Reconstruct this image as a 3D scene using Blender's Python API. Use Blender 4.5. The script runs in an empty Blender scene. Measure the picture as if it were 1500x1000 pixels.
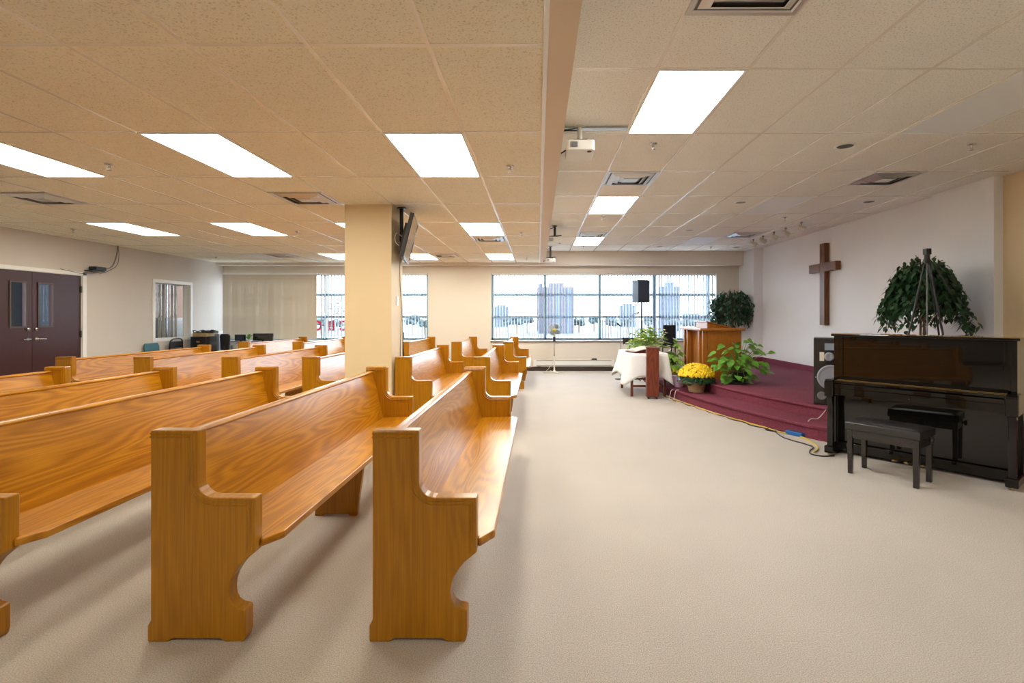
import bpy, bmesh, math, random
from mathutils import Vector, Matrix
R = random.Random(7)
PI = math.pi
C = bpy.context.scene.collection
S = bpy.context.scene

# ------------------------------------------------------------------ survey of the room
F, CX, HY, EYE = 755.0, 788.0, 463.0, 1.42      # focal length (px), vanishing point, eye height (m)
def at(px, py, Y): return Vector(((px-CX)*Y/F, Y, EYE+(HY-py)*Y/F))
def on_z(px, py, z):
    Y = F*(EYE-z)/(py-HY); return Vector(((px-CX)*Y/F, Y, z))
ZL, ZR = 2.785, 3.069            # ceiling heights, left and right of the bulkhead
XW, XE, YB = -8.18, 5.45, 13.4   # left wall, right wall, back wall
YF = -3.0

# ------------------------------------------------------------------ materials
MATS = {}
def nodes(name):
    m = bpy.data.materials.new(name); m.use_nodes = True
    nt = m.node_tree; b = nt.nodes['Principled BSDF']
    MATS[name] = m
    return m, nt, b
def plain(name, col, rough=.5, metal=0, coat=0, spec=.5, var=.06, vscale=6, trans=0):
    m, nt, b = nodes(name)
    N, L = nt.nodes, nt.links
    b.inputs['Roughness'].default_value = rough
    b.inputs['Metallic'].default_value = metal
    b.inputs['Coat Weight'].default_value = coat
    b.inputs['Coat Roughness'].default_value = .06
    b.inputs['Specular IOR Level'].default_value = spec
    b.inputs['Transmission Weight'].default_value = trans
    if var:
        tc = N.new('ShaderNodeTexCoord'); no = N.new('ShaderNodeTexNoise')
        no.inputs['Scale'].default_value = vscale; no.inputs['Detail'].default_value = 3
        L.new(tc.outputs['Object'], no.inputs['Vector'])
        mx = N.new('ShaderNodeMix'); mx.data_type = 'RGBA'
        mx.inputs[6].default_value = [c*(1-var) for c in col]+[1]
        mx.inputs[7].default_value = [min(1, c*(1+var)) for c in col]+[1]
        L.new(no.outputs['Fac'], mx.inputs[0]); L.new(mx.outputs[2], b.inputs['Base Color'])
    else:
        b.inputs['Base Color'].default_value = list(col)+[1]
    return m
def emit(name, col, st):
    m, nt, b = nodes(name)
    b.inputs['Base Color'].default_value = (.8, .8, .8, 1)
    b.inputs['Emission Color'].default_value = list(col)+[1]
    b.inputs['Emission Strength'].default_value = st
    return m
def wood(name, axis, light, dark, rough=.3, coat=.42, figure=1.0):
    m, nt, b = nodes(name); N, L = nt.nodes, nt.links
    tc = N.new('ShaderNodeTexCoord'); oi = N.new('ShaderNodeObjectInfo')
    ad = N.new('ShaderNodeVectorMath'); ad.operation = 'MULTIPLY_ADD'
    cmb = N.new('ShaderNodeCombineXYZ')
    for k in range(3): L.new(oi.outputs['Random'], cmb.inputs[k])
    ad.inputs[1].default_value = (9, 9, 9)
    L.new(cmb.outputs[0], ad.inputs[0]); L.new(tc.outputs['Object'], ad.inputs[2])
    mp = N.new('ShaderNodeMapping'); sc = [5.5, 5.5, 5.5]; sc['XYZ'.index(axis)] = .55
    mp.inputs['Scale'].default_value = sc
    L.new(ad.outputs[0], mp.inputs['Vector'])
    n1 = N.new('ShaderNodeTexNoise'); n1.inputs['Scale'].default_value = 1.0; n1.inputs['Detail'].default_value = 1.5
    n1.inputs['Distortion'].default_value = .3
    L.new(mp.outputs[0], n1.inputs['Vector'])
    mu = N.new('ShaderNodeMath'); mu.operation = 'MULTIPLY'; mu.inputs[1].default_value = 88
    L.new(n1.outputs['Fac'], mu.inputs[0])
    si = N.new('ShaderNodeMath'); si.operation = 'SINE'; L.new(mu.outputs[0], si.inputs[0])
    mp2 = N.new('ShaderNodeMapping'); sc2 = [130, 130, 130]; sc2['XYZ'.index(axis)] = 3.0
    mp2.inputs['Scale'].default_value = sc2; L.new(ad.outputs[0], mp2.inputs['Vector'])
    n2 = N.new('ShaderNodeTexNoise'); n2.inputs['Scale'].default_value = 1; n2.inputs['Detail'].default_value = 2
    L.new(mp2.outputs[0], n2.inputs['Vector'])
    mp3 = N.new('ShaderNodeMapping'); sc3 = [2.2, 2.2, 2.2]; sc3['XYZ'.index(axis)] = .5
    mp3.inputs['Scale'].default_value = sc3; L.new(ad.outputs[0], mp3.inputs['Vector'])
    n3 = N.new('ShaderNodeTexNoise'); n3.inputs['Scale'].default_value = 1; L.new(mp3.outputs[0], n3.inputs['Vector'])
    f = N.new('ShaderNodeMath'); f.operation = 'MULTIPLY_ADD'; f.inputs[1].default_value = .17*figure; f.inputs[2].default_value = .08
    L.new(si.outputs[0], f.inputs[0])
    f2 = N.new('ShaderNodeMath'); f2.operation = 'MULTIPLY_ADD'; f2.inputs[1].default_value = .55
    L.new(n2.outputs['Fac'], f2.inputs[0]); L.new(f.outputs[0], f2.inputs[2])
    f3 = N.new('ShaderNodeMath'); f3.operation = 'MULTIPLY_ADD'; f3.inputs[1].default_value = .35
    L.new(n3.outputs['Fac'], f3.inputs[0]); L.new(f2.outputs[0], f3.inputs[2])
    cr = N.new('ShaderNodeValToRGB')
    cr.color_ramp.elements[0].position = .15; cr.color_ramp.elements[0].color = list(dark)+[1]
    cr.color_ramp.elements[1].position = .85; cr.color_ramp.elements[1].color = list(light)+[1]
    L.new(f3.outputs[0], cr.inputs[0]); L.new(cr.outputs[0], b.inputs['Base Color'])
    b.inputs['Roughness'].default_value = rough; b.inputs['Specular IOR Level'].default_value = .25
    b.inputs['Coat Weight'].default_value = coat; b.inputs['Coat Roughness'].default_value = .2
    bp = N.new('ShaderNodeBump'); bp.inputs['Strength'].default_value = .06; bp.inputs['Distance'].default_value = .004
    L.new(n2.outputs['Fac'], bp.inputs['Height']); L.new(bp.outputs[0], b.inputs['Normal'])
    return m
def speckle(name, c0, c1, scale, rough=.9, bump=.0, lo=.4, hi=.6, big=.06):
    m, nt, b = nodes(name); N, L = nt.nodes, nt.links
    tc = N.new('ShaderNodeTexCoord'); no = N.new('ShaderNodeTexNoise')
    no.inputs['Scale'].default_value = scale; no.inputs['Detail'].default_value = 2
    L.new(tc.outputs['Object'], no.inputs['Vector'])
    cr = N.new('ShaderNodeValToRGB'); e = cr.color_ramp.elements
    e[0].position = lo; e[0].color = list(c0)+[1]; e[1].position = hi; e[1].color = list(c1)+[1]
    L.new(no.outputs['Fac'], cr.inputs[0])
    n2 = N.new('ShaderNodeTexNoise'); n2.inputs['Scale'].default_value = 1.3; n2.inputs['Detail'].default_value = 4
    L.new(tc.outputs['Object'], n2.inputs['Vector'])
    mr = N.new('ShaderNodeMapRange'); mr.inputs[3].default_value = 1-big; mr.inputs[4].default_value = 1+big
    mr.inputs[1].default_value = .3; mr.inputs[2].default_value = .7
    L.new(n2.outputs['Fac'], mr.inputs[0])
    vm = N.new('ShaderNodeVectorMath'); vm.operation = 'SCALE'
    L.new(cr.outputs[0], vm.inputs[0]); L.new(mr.outputs[0], vm.inputs['Scale'])
    L.new(vm.outputs[0], b.inputs['Base Color'])
    b.inputs['Roughness'].default_value = rough; b.inputs['Specular IOR Level'].default_value = .2
    if bump:
        bp = N.new('ShaderNodeBump'); bp.inputs['Strength'].default_value = bump; bp.inputs['Distance'].default_value = .006
        L.new(no.outputs['Fac'], bp.inputs['Height']); L.new(bp.outputs[0], b.inputs['Normal'])
    return m
def glass(name, tint=(1, 1, 1), refl=.08):
    m, nt, b = nodes(name); N, L = nt.nodes, nt.links
    N.remove(b); out = [n for n in N if n.type == 'OUTPUT_MATERIAL'][0]
    tr = N.new('ShaderNodeBsdfTransparent'); tr.inputs[0].default_value = list(tint)+[1]
    gl = N.new('ShaderNodeBsdfGlossy'); gl.inputs['Roughness'].default_value = .02
    mx = N.new('ShaderNodeMixShader'); mx.inputs[0].default_value = refl
    L.new(tr.outputs[0], mx.inputs[1]); L.new(gl.outputs[0], mx.inputs[2]); L.new(mx.outputs[0], out.inputs[0])
    return m

OAK_L, OAK_D = (.56, .245, .009), (.26, .085, .003)
oakY = wood('oak_along', 'Y', OAK_L, OAK_D)
oakZ = wood('oak_upright', 'Z', (.50, .225, .007), (.23, .078, .002), .3, .35, .3)
oakX = wood('pulpit_oak', 'Z', (.46, .17, .025), (.27, .085, .012), .3, .3, .5)
redwood = wood('red_brown_wood', 'Z', (.22, .045, .018), (.10, .02, .01), .3, .3)
crosswood = wood('cross_wood', 'Z', (.22, .09, .035), (.11, .042, .018), .45, .1)
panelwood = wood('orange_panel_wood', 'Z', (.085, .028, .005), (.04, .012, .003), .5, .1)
carpet = speckle('beige_carpet', (.345, .305, .26), (.565, .515, .455), 190, .95, .4, .36, .64, .05)
_b = carpet.node_tree.nodes['Principled BSDF']; _b.inputs['Sheen Weight'].default_value = .35; _b.inputs['Sheen Roughness'].default_value = .5
burg = speckle('burgundy_carpet', (.14, .028, .048), (.24, .06, .095), 120, .95, .35, .35, .65, .06)
tileL = speckle('ceiling_tile_left', (.60, .55, .42), (.87, .83, .69), 100, .9, .25, .28, .45, .02)
tileR = speckle('ceiling_tile_right', (.55, .53, .475), (.85, .84, .795), 100, .9, .25, .28, .45, .02)
barL = plain('grid_bar', (.90, .86, .79), .24, 0, .4, .6, 0)
wallB = plain('beige_wall_paint', (.69, .63, .55), .6, var=.025, vscale=2)
wallG = plain('grey_beige_wall_paint', (.62, .57, .525), .6, var=.03, vscale=2)
wallW = plain('white_wall_paint', (.84, .86, .88), .6, var=.02, vscale=2)
colP = plain('cream_column_paint', (.75, .60, .37), .55, var=.02, vscale=3)
soffP = plain('bulkhead_paint', (.70, .57, .42), .6, var=.02, vscale=3)
white = plain('white_enamel', (.82, .82, .80), .35, var=.02)
offw = plain('offwhite_plastic', (.74, .72, .64), .4, var=.03)
cream = plain('cream_plastic', (.62, .60, .52), .4, var=.03)
black = plain('black_plastic', (.014, .014, .016), .38, var=.1)
blackm = plain('black_metal', (.02, .02, .022), .3, .3, var=.1)
lacq = plain('black_lacquer', (.008, .007, .006), .025, 0, 0, .5, var=.0)
satin = plain('black_satin', (.022, .018, .016), .22, 0, .3, .5, var=.1)
leath = plain('black_leather', (.022, .021, .022), .30, 0, .15, .6, var=.1, vscale=40)
brass = plain('brass', (.75, .55, .22), .25, 1, var=.05)
steel = plain('steel', (.55, .55, .56), .25, 1, var=.05)
alu = plain('window_aluminium', (.22, .36, .45), .4, .1, var=.05)
slatM = plain('blind_slat', (.30, .30, .32), .6, var=.03)
slatB = plain('beige_blind_slat', (.52, .45, .36), .6, var=.03)
darkbr = plain('dark_brown_vinyl', (.055, .035, .028), .4, var=.1)
doorM = wood('dark_red_door', 'Z', (.058, .018, .018), (.040, .012, .013), .35, .25, .3)
dark = plain('duct_dark', (.11, .10, .09), .7, var=.1)
ventM = plain('vent_metal', (.62, .60, .57), .28, .55, var=.03)
teal = plain('teal_plastic', (.02, .13, .17), .4, var=.05)
bluebox = plain('blue_grey_panel', (.30, .36, .46), .5, var=.05)
tanbox = plain('cardboard', (.50, .36, .18), .8, var=.1)
paper = plain('paper', (.80, .77, .68), .8, var=.03)
cloth = plain('white_lace_cloth', (.86, .87, .87), .85, var=.05, vscale=60)
maroon = plain('maroon_cover', (.10, .018, .022), .5, var=.1)
leafD = plain('dark_green_leaf', (.026, .085, .034), .35, 0, .1, .5, var=.5, vscale=9)
leafM = plain('mid_green_leaf', (.12, .31, .03), .38, 0, .1, .5, var=.45, vscale=9)
leafB = plain('bright_green_leaf', (.30, .55, .07), .4, var=.4, vscale=14)
leafY = plain('pale_green_leaf', (.55, .66, .12), .45, var=.4, vscale=14)
stemM = plain('green_stem', (.16, .25, .05), .5, var=.2)
trunkM = plain('bark', (.16, .10, .055), .8, var=.25, vscale=20)
yellowF = plain('yellow_petals', (.88, .60, .012), .6, var=.12, vscale=40)
whiteF = plain('white_petals', (.80, .78, .55), .6, var=.1)
lilac = plain('lilac_paper', (.62, .46, .62), .6, var=.1)
kraft = plain('brown_paper_wrap', (.46, .33, .18), .7, var=.2, vscale=25)
soil = plain('soil', (.04, .028, .02), .9, var=.3)
greyp = plain('grey_plastic', (.22, .22, .23), .45, var=.05)
blade = plain('smoky_blade', (.20, .24, .21), .35, var=.1)
yellowhub = plain('yellow_hub', (.62, .44, .08), .4, var=.05)
cone = plain('speaker_cone', (.34, .36, .42), .4, 0, .1, var=.05)
redp = plain('red_vinyl', (.70, .012, .05), .5, var=.05)
inkp = plain('grey_ink', (.10, .11, .13), .6, var=.0)
yelc = plain('yellow_cable', (.70, .52, .04), .5, var=.1)
whtc = plain('white_cable', (.72, .62, .55), .5, var=.1)
bluep = plain('blue_plastic', (.012, .13, .42), .4, var=.1)
matte = plain('black_fabric', (.02, .02, .026), .85, var=.1, spec=.2)
screen = plain('dark_screen', (.02, .018, .017), .12, 0, .5, .6, var=0)
lensoff = plain('unlit_prism_lens', (.80, .83, .86), .35, var=.0)
lensW = emit('lit_lens_warm', (1.0, .94, .79), 15.5)
lensN = emit('lit_lens_neutral', (1.0, 1.0, .99), 21.0)
glassM = glass('clear_glass', (.93, .97, 1.0), .05)
glassI = glass('interior_glass', (.9, .9, .9), .018)
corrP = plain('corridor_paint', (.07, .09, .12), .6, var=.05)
brickM = plain('hazy_tower_brick', (.078, .062, .078), .8, var=.1, vscale=.3)  # brick tone cooled, distance haze put into the colour
concM = plain('hazy_tower_concrete', (.063, .08, .11), .8, var=.1, vscale=.3)  # blue of the far haze mixed into the concrete colour
towG = plain('tower_glazing', (.02, .03, .05), .3, var=.1)
treeM = plain('hazy_tree_leaves', (.036, .056, .056), .8, var=.5, vscale=.5)  # leaf green shifted to blue-grey to stand for haze
groundM = plain('pale_ground', (.068, .08, .086), .9, var=.25, vscale=.06)
shieldM = plain('silver_grille', (.45, .46, .47), .3, .6, var=.05)

# ------------------------------------------------------------------ mesh builder
class MB:
    def __init__(s): s.v = []; s.f = []; s.sm = []
    def add(s, vs, fs, smooth=False):
        o = len(s.v); s.v += [tuple(v) for v in vs]
        for f in fs: s.f.append([i+o for i in f]); s.sm.append(smooth)
        return s
    def box(s, lo, hi, M=None):
        x0, y0, z0 = lo; x1, y1, z1 = hi
        vs = [Vector(p) for p in ((x0,y0,z0),(x1,y0,z0),(x1,y1,z0),(x0,y1,z0),(x0,y0,z1),(x1,y0,z1),(x1,y1,z1),(x0,y1,z1))]
        if M: vs = [M@v for v in vs]
        return s.add(vs, [(3,2,1,0),(4,5,6,7),(0,1,5,4),(1,2,6,5),(2,3,7,6),(3,0,4,7)])
    def cbox(s, c, sz, M=None):
        h = [a/2 for a in sz]
        return s.box([c[i]-h[i] for i in range(3)], [c[i]+h[i] for i in range(3)], M)
    def prism(s, poly, a0, a1, axis='Z', M=None):
        # poly of (p,q); axis Z: (x,y); axis Y: (x,z); axis X: (y,z)
        n = len(poly)
        def mk(p, a):
            v = Vector((p[0], p[1], a)) if axis == 'Z' else Vector((p[0], a, p[1])) if axis == 'Y' else Vector((a, p[0], p[1]))
            return M@v if M else v
        vs = [mk(p, a0) for p in poly]+[mk(p, a1) for p in poly]
        ar = sum(poly[i][0]*poly[(i+1) % n][1]-poly[(i+1) % n][0]*poly[i][1] for i in range(n))
        flip = (ar < 0) ^ (axis == 'Y') ^ (a1 < a0)
        fs = [list(range(n))[::-1], list(range(n, 2*n))]+[[i, (i+1) % n, n+(i+1) % n, n+i] for i in range(n)]
        if flip: fs = [f[::-1] for f in fs]
        return s.add(vs, fs)
    def tube(s, pts, r, n=8, cap=True):
        pts = [Vector(p) for p in pts]; m = len(pts)
        rs = r if isinstance(r, (list, tuple)) else [r]*m
        ref = None; rings = []
        for i, p in enumerate(pts):
            t = (pts[min(i+1, m-1)]-pts[max(i-1, 0)]).normalized()
            if ref is None:
                ref = t.orthogonal().normalized()
            ref = (ref-t*ref.dot(t))
            ref = ref.normalized() if ref.length > 1e-6 else t.orthogonal().normalized()
            b = t.cross(ref)
            rings.append([p+(ref*math.cos(2*PI*k/n)+b*math.sin(2*PI*k/n))*rs[i] for k in range(n)])
        vs = [v for rg in rings for v in rg]; fs = []
        for i in range(m-1):
            for k in range(n):
                fs.append((i*n+k, i*n+(k+1) % n, (i+1)*n+(k+1) % n, (i+1)*n+k))
        s.add(vs, fs, True)
        if cap:
            s.add(rings[0], [list(range(n))[::-1]]); s.add(rings[-1], [list(range(n))])
        return s
    def lathe(s, prof, n=24, c=(0, 0, 0), M=None, smooth=True):
        vs = []
        for r, z in prof:
            for k in range(n):
                v = Vector((r*math.cos(2*PI*k/n), r*math.sin(2*PI*k/n), z))
                if M: v = M@v
                vs.append(v+Vector(c))
        fs = []
        for i in range(len(prof)-1):
            for k in range(n):
                fs.append((i*n+k, i*n+(k+1) % n, (i+1)*n+(k+1) % n, (i+1)*n+k))
        s.add(vs, fs, smooth)
        m = len(prof)
        if prof[0][0] > 1e-5: s.add(vs[:n], [list(range(n))[::-1]])
        if prof[-1][0] > 1e-5: s.add(vs[(m-1)*n:], [list(range(n))])
        return s
    def ball(s, c, r, n=10, sq=(1, 1, 1)):
        prof = [(max(1e-6, math.sin(PI*i/n))*r, -math.cos(PI*i/n)*r) for i in range(n+1)]
        return s.lathe(prof, max(8, n+2), c, Matrix.Diagonal(Vector(sq)))
    def quad(s, a, b, c, d): return s.add([a, b, c, d], [(0, 1, 2, 3)])
    def leaf(s, p, d, L, W, droop=.3, fold=.25, prof=(.0, .75, 1., .7, 0.), up=Vector((0, 0, 1))):
        p = Vector(p); d = Vector(d).normalized()
        sd = d.cross(up)
        sd = sd.normalized() if sd.length > 1e-4 else Vector((1, 0, 0))
        nn = sd.cross(d).normalized(); n = len(prof)
        vs = []
        for i, w in enumerate(prof):
            t = i/(n-1); q = p+d*(L*t)-Vector((0, 0, 1))*droop*L*t*t
            h = max(w, .03)*W/2
            vs += [q+sd*h+nn*fold*h, q, q-sd*h+nn*fold*h]
        fs = []
        for i in range(n-1):
            a = 3*i
            fs += [(a, a+1, a+4, a+3), (a+1, a+2, a+5, a+4)]
        return s.add(vs, fs, True)
    def build(s, name, mat, parent=None, bevel=0, seg=2, loc=None, rotz=0, fix=False):
        me = bpy.data.meshes.new(name); me.from_pydata(s.v, [], s.f); 
        me.polygons.foreach_set('use_smooth', s.sm); me.update()
        if fix:
            bm = bmesh.new(); bm.from_mesh(me); bmesh.ops.recalc_face_normals(bm, faces=bm.faces); bm.to_mesh(me); bm.free()
        me.materials.append(mat)
        o = bpy.data.objects.new(name, me); C.objects.link(o)
        if parent: o.parent = parent
        if loc is not None: o.location = loc
        if rotz: o.rotation_euler.z = rotz
        if bevel:
            b = o.modifiers.new('edge', 'BEVEL'); b.width = bevel; b.segments = seg; b.limit_method = 'ANGLE'; b.angle_limit = math.radians(38)
            b.harden_normals = False
        return o
def tag(o, label, cat, group=None, kind=None):
    o['label'] = label; o['category'] = cat
    if group: o['group'] = group
    if kind: o['kind'] = kind
    return o
def thing(name, label, cat, loc=(0, 0, 0), rotz=0, group=None):
    o = bpy.data.objects.new(name, None); C.objects.link(o); o.empty_display_size = .05
    o.location = loc; o.rotation_euler.z = rotz
    return tag(o, label, cat, group)
def struct(o): o['kind'] = 'structure'; return o
def copy_tree(o, parent=None):
    c = o.copy(); C.objects.link(c)
    if parent: c.parent = parent
    for ch in o.children: copy_tree(ch, c)
    return c
def sm(pts, n=6):
    pts = [Vector(p) for p in pts]; out = []
    P = [pts[0]*2-pts[1]]+pts+[pts[-1]*2-pts[-2]]
    for i in range(1, len(P)-2):
        for k in range(n):
            t = k/n; a, b, c, d = P[i-1], P[i], P[i+1], P[i+2]
            out.append(.5*((2*b)+(c-a)*t+(2*a-5*b+4*c-d)*t*t+(3*b-a-3*c+d)*t**3))
    return out+[pts[-1]]

# ------------------------------------------------------------------ camera, world, colour
cam = bpy.data.cameras.new('camera'); co = bpy.data.objects.new('camera', cam); C.objects.link(co)
co.location = (0, 0, EYE); co.rotation_euler = (PI/2, 0, 0)
cam.sensor_width = 36; cam.lens = F/1500*36; cam.shift_x = (750-CX)/1500; cam.shift_y = (HY-500)/1500
cam.clip_end = 2000; cam.clip_start = .02
S.camera = co
w = bpy.data.worlds.new('sky'); S.world = w; w.use_nodes = True
nt = w.node_tree; bg = nt.nodes['Background']
tc = nt.nodes.new('ShaderNodeTexCoord'); sx = nt.nodes.new('ShaderNodeSeparateXYZ'); cr = nt.nodes.new('ShaderNodeValToRGB')
nt.links.new(tc.outputs['Generated'], sx.inputs[0]); nt.links.new(sx.outputs[2], cr.inputs[0]); nt.links.new(cr.outputs[0], bg.inputs[0])
e = cr.color_ramp.elements
e[0].position = 0; e[0].color = (.92, .96, 1, 1); e[1].position = .5; e[1].color = (.70, .85, 1, 1)
bg.inputs[1].default_value = 11
S.view_settings.view_transform = 'Standard'; S.view_settings.look = 'None'; S.view_settings.gamma = 1
S.view_settings.use_curve_mapping = False; S.view_settings.exposure = 0.47
S.cycles.max_bounces = 10; S.cycles.diffuse_bounces = 6; S.cycles.transparent_max_bounces = 16
S.cycles.use_denoising = True; S.cycles.sample_clamp_indirect = 6; S.cycles.caustics_reflective = False; S.cycles.caustics_refractive = False

# ------------------------------------------------------------------ the room shell
struct(MB().box((XW-.2, YF, -.1), (XE+.25, YB+.3, 0)).build('floor', carpet))
# left wall: door opening, interior window
DY0, DY1, DZ = 7.43, 9.265, 2.165
WY0, WY1, WZ0, WZ1 = 10.99, 12.13, .935, 2.155
b = MB()
for y0, y1, z0, z1 in ((YF, DY0, 0, 3.1), (DY0, DY1, DZ, 3.1), (DY1, WY0, 0, 3.1), (WY0, WY1, 0, WZ0), (WY0, WY1, WZ1, 3.1), (WY1, YB+.3, 0, 3.1)):
    b.box((XW-.18, y0, z0), (XW, y1, z1))
struct(b.build('wall_left', wallG))
# back wall with two window openings
LX0, LX1, RX0, RX1, SZ0, SZ1 = -8.1, -2.86, -1.215, 4.645, .80, 2.535
b = MB()
for x0, x1, z0, z1 in ((XW, LX0, 0, 3.1), (LX0, LX1, 0, SZ0), (LX0, LX1, SZ1, 3.1), (LX1, RX0, 0, 3.1), (RX0, RX1, 0, SZ0), (RX0, RX1, SZ1, 3.1), (RX1, XE+.2, 0, 3.1)):
    b.box((x0, YB, z0), (x1, YB+.26, z1))
struct(b.build('wall_back', wallB))
b = MB().box((XE, 6.07, 0), (XE+.2, YB+.2, 3.1)); struct(b.build('wall_right', wallW))
b = MB().box((XE+.03, YF, 0), (XE+.23, 6.07, 3.1)); struct(b.build('wall_right_near', colP))
struct(MB().box((5.37, 6.07, 0), (XE, 7.03, ZR)).build('wall_pilaster', wallW))
struct(MB().box((5.225, 12.49, 0), (XE, YB, ZR)).build('wall_corner_pier', wallW))
struct(MB().box((-2.354, 6.28, 0), (-1.785, 6.79, ZL)).build('column', colP))
# ceilings
struct(MB().box((XW-.2, YF, ZL), (.03, YB+.2, ZL+.12)).build('ceiling_left', tileL))
struct(MB().box((.188, YF, ZR), (XE+.25, YB+.2, ZR+.12)).build('ceiling_right', tileR))
struct(MB().box((.052, YF, ZL-.012), (.19, YB, ZR+.1)).build('ceiling_bulkhead', soffP))
struct(MB().box((.026, YF, ZL-.016), (.052, YB-.3, ZL+.1)).build('trim_1', white))
struct(MB().box((XW, 13.1, 2.72), (.05, YB, ZL)).box((.05, 13.1, 2.72), (5.225, YB, ZR)).build('ceiling_beam', wallB))
PL, PR = .607, .609
XL = [-.552-PL*k for k in range(13)]; YLn = [3.817+1.226*k for k in range(-5, 8)]
XR = [.795+PR*k for k in range(-1, 8)]; YRn = [3.432+1.212*k for k in range(-5, 9)]
b = MB(); hw = .012
for x in XL:
    if x > XW: b.box((x-hw, YF, ZL-.004), (x+hw, 13.1, ZL+.002))
for y in YLn:
    if y < 13.1: b.box((XW, y-hw, ZL-.0035), (.026, y+hw, ZL+.002))
b.box((XW, YF, ZL-.004), (XW+.022, 13.1, ZL+.002))
struct(b.build('ceiling_grid_left', barL))
b = MB()
for x in XR:
    if .19 < x < XE-.05: b.box((x-hw, YF, ZR-.004), (x+hw, 13.1, ZR+.002))
for y in YRn:
    if y < 13.1: b.box((.19, y-hw, ZR-.0035), (XE-.1, y+hw, ZR+.002))
struct(b.build('ceiling_grid_right', barL))
# baseboards
struct(MB().box((XW+.001, YB-.02, 0), (5.2, YB, .1)).build('baseboard_back', darkbr))
struct(MB().box((XW, YF, 0), (XW+.014, DY0-.06, .1)).box((XW, DY1+.06, 0), (XW+.014, YB-.02, .1)).build('baseboard_left', darkbr))
struct(MB().box((XE+.01, YF, 0), (XE+.03, 6.07, .1)).build('baseboard_right', darkbr))
b = MB().box((XW-.2, YF-.2, 0), (XE+.25, YF, 3.1)); struct(b.build('wall_front', wallB))
# rooms beyond the left wall
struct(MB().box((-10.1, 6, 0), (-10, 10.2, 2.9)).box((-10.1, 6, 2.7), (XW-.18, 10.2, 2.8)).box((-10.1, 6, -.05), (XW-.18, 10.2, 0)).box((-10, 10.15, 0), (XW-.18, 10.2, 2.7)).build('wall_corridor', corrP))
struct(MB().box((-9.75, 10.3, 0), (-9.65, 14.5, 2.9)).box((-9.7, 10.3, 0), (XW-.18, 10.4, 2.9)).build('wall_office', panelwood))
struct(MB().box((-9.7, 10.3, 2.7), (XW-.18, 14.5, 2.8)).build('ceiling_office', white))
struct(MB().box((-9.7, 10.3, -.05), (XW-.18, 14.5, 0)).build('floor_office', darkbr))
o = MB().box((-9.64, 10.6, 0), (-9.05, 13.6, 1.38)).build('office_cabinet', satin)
tag(o, 'dark cabinet seen through the small interior window', 'cabinet')
# doors
for nm, y0, y1, hy in (('door_1', DY0+.03, 8.343, 1), ('door_2', 8.351, DY1-.03, -1)):
    wy0, wy1 = (8.0, 8.235) if hy == 1 else (8.455, 8.69)
    b = MB(); x0, x1 = XW-.06, XW-.012
    b.box((x0, y0, .01), (x1, wy0, DZ-.02)).box((x0, wy1, .01), (x1, y1, DZ-.02)).box((x0, wy0, .01), (x1, wy1, 1.255)).box((x0, wy0, 1.955), (x1, wy1, DZ-.02))
    d = struct(b.build(nm, doorM))
    b = MB()
    for a, c, z0, z1 in ((wy0-.02, wy0+.005, 1.235, 1.975), (wy1-.005, wy1+.02, 1.235, 1.975), (wy0, wy1, 1.235, 1.26), (wy0, wy1, 1.95, 1.975)):
        b.box((x1-.002, a, z0), (x1+.012, c, z1))
    b.build('window_bead', darkbr, d)
    MB().box((x0+.02, wy0, 1.255), (x0+.026, wy1, 1.955)).build('glass', glassI, d)
    ey = y1-.065 if hy == 1 else y0+.065
    b = MB().lathe([(.001, 0), (.03, .0), (.03, .012), (.012, .016), (.012, .05), (.001, .05)], 16, (x1, ey, 1.05), Matrix.Rotation(PI/2, 3, 'Y'))
    b.tube([(x1+.05, ey, 1.05), (x1+.055, ey-hy*.05, 1.05), (x1+.05, ey-hy*.12, 1.045)], [.012, .011, .009])
    b.build('door_handle', steel, d)
    MB().lathe([(.001, 0), (.03, 0), (.028, .018), (.001, .02)], 16, (x1, ey, 1.21), Matrix.Rotation(PI/2, 3, 'Y')).build('deadbolt', steel, d)
    for z in (.3, 1.1, 1.9):
        yy = y1 if hy == -1 else y0
        MB().box((x1, yy-.02, z-.06), (x1+.012, yy+.02, z+.06)).build('hinge', blackm, d)
b = MB()
b.box((XW-.01, DY0-.055, 0), (XW+.02, DY0+.02, DZ+.045)).box((XW-.01, DY1-.02, 0), (XW+.02, DY1+.055, DZ+.045)).box((XW-.01, DY0-.05, DZ-.015), (XW+.02, DY1+.055, DZ+.045))
b.box((XW-.17, DY0-.01, DZ-.022), (XW, DY1+.01, DZ+.01)).box((XW-.17, DY0-.01, 0), (XW, DY0+.028, DZ)).box((XW-.17, DY1-.028, 0), (XW, DY1+.01, DZ))
struct(b.build('trim_2', white))
# interior window on the left wall
b = MB(); fx = XW+.016
for y0, y1, z0, z1 in ((WY0-.06, WY0+.01, WZ0-.06, WZ1+.06), (WY1-.01, WY1+.06, WZ0-.06, WZ1+.06), (WY0, WY1, WZ0-.06, WZ0+.01), (WY0, WY1, WZ1-.01, WZ1+.06)):
    b.box((XW-.17, y0, z0), (fx, y1, z1))
wi = struct(b.build('window_1', white))
MB().box((XW-.15, WY0, WZ0), (XW-.144, WY1, WZ1)).build('glass', glassI, wi)
MB().box((XW-.155, (WY0+WY1)/2-.012, WZ0), (XW-.135, (WY0+WY1)/2+.012, WZ1)).build('mullion', steel, wi)
bl = thing('vertical_blind', 'thin vertical blind strips inside the small interior window', 'blind', (XW-.24, (WY0+WY1)/2, WZ0))
bb = MB()
for y in (-.5, -.43, -.33, -.1, .02, .3, .42): bb.box((-.03, y-.004, 0), (.03, y+.004, WZ1-WZ0))
bb.build('slats', offw, bl)
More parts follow.
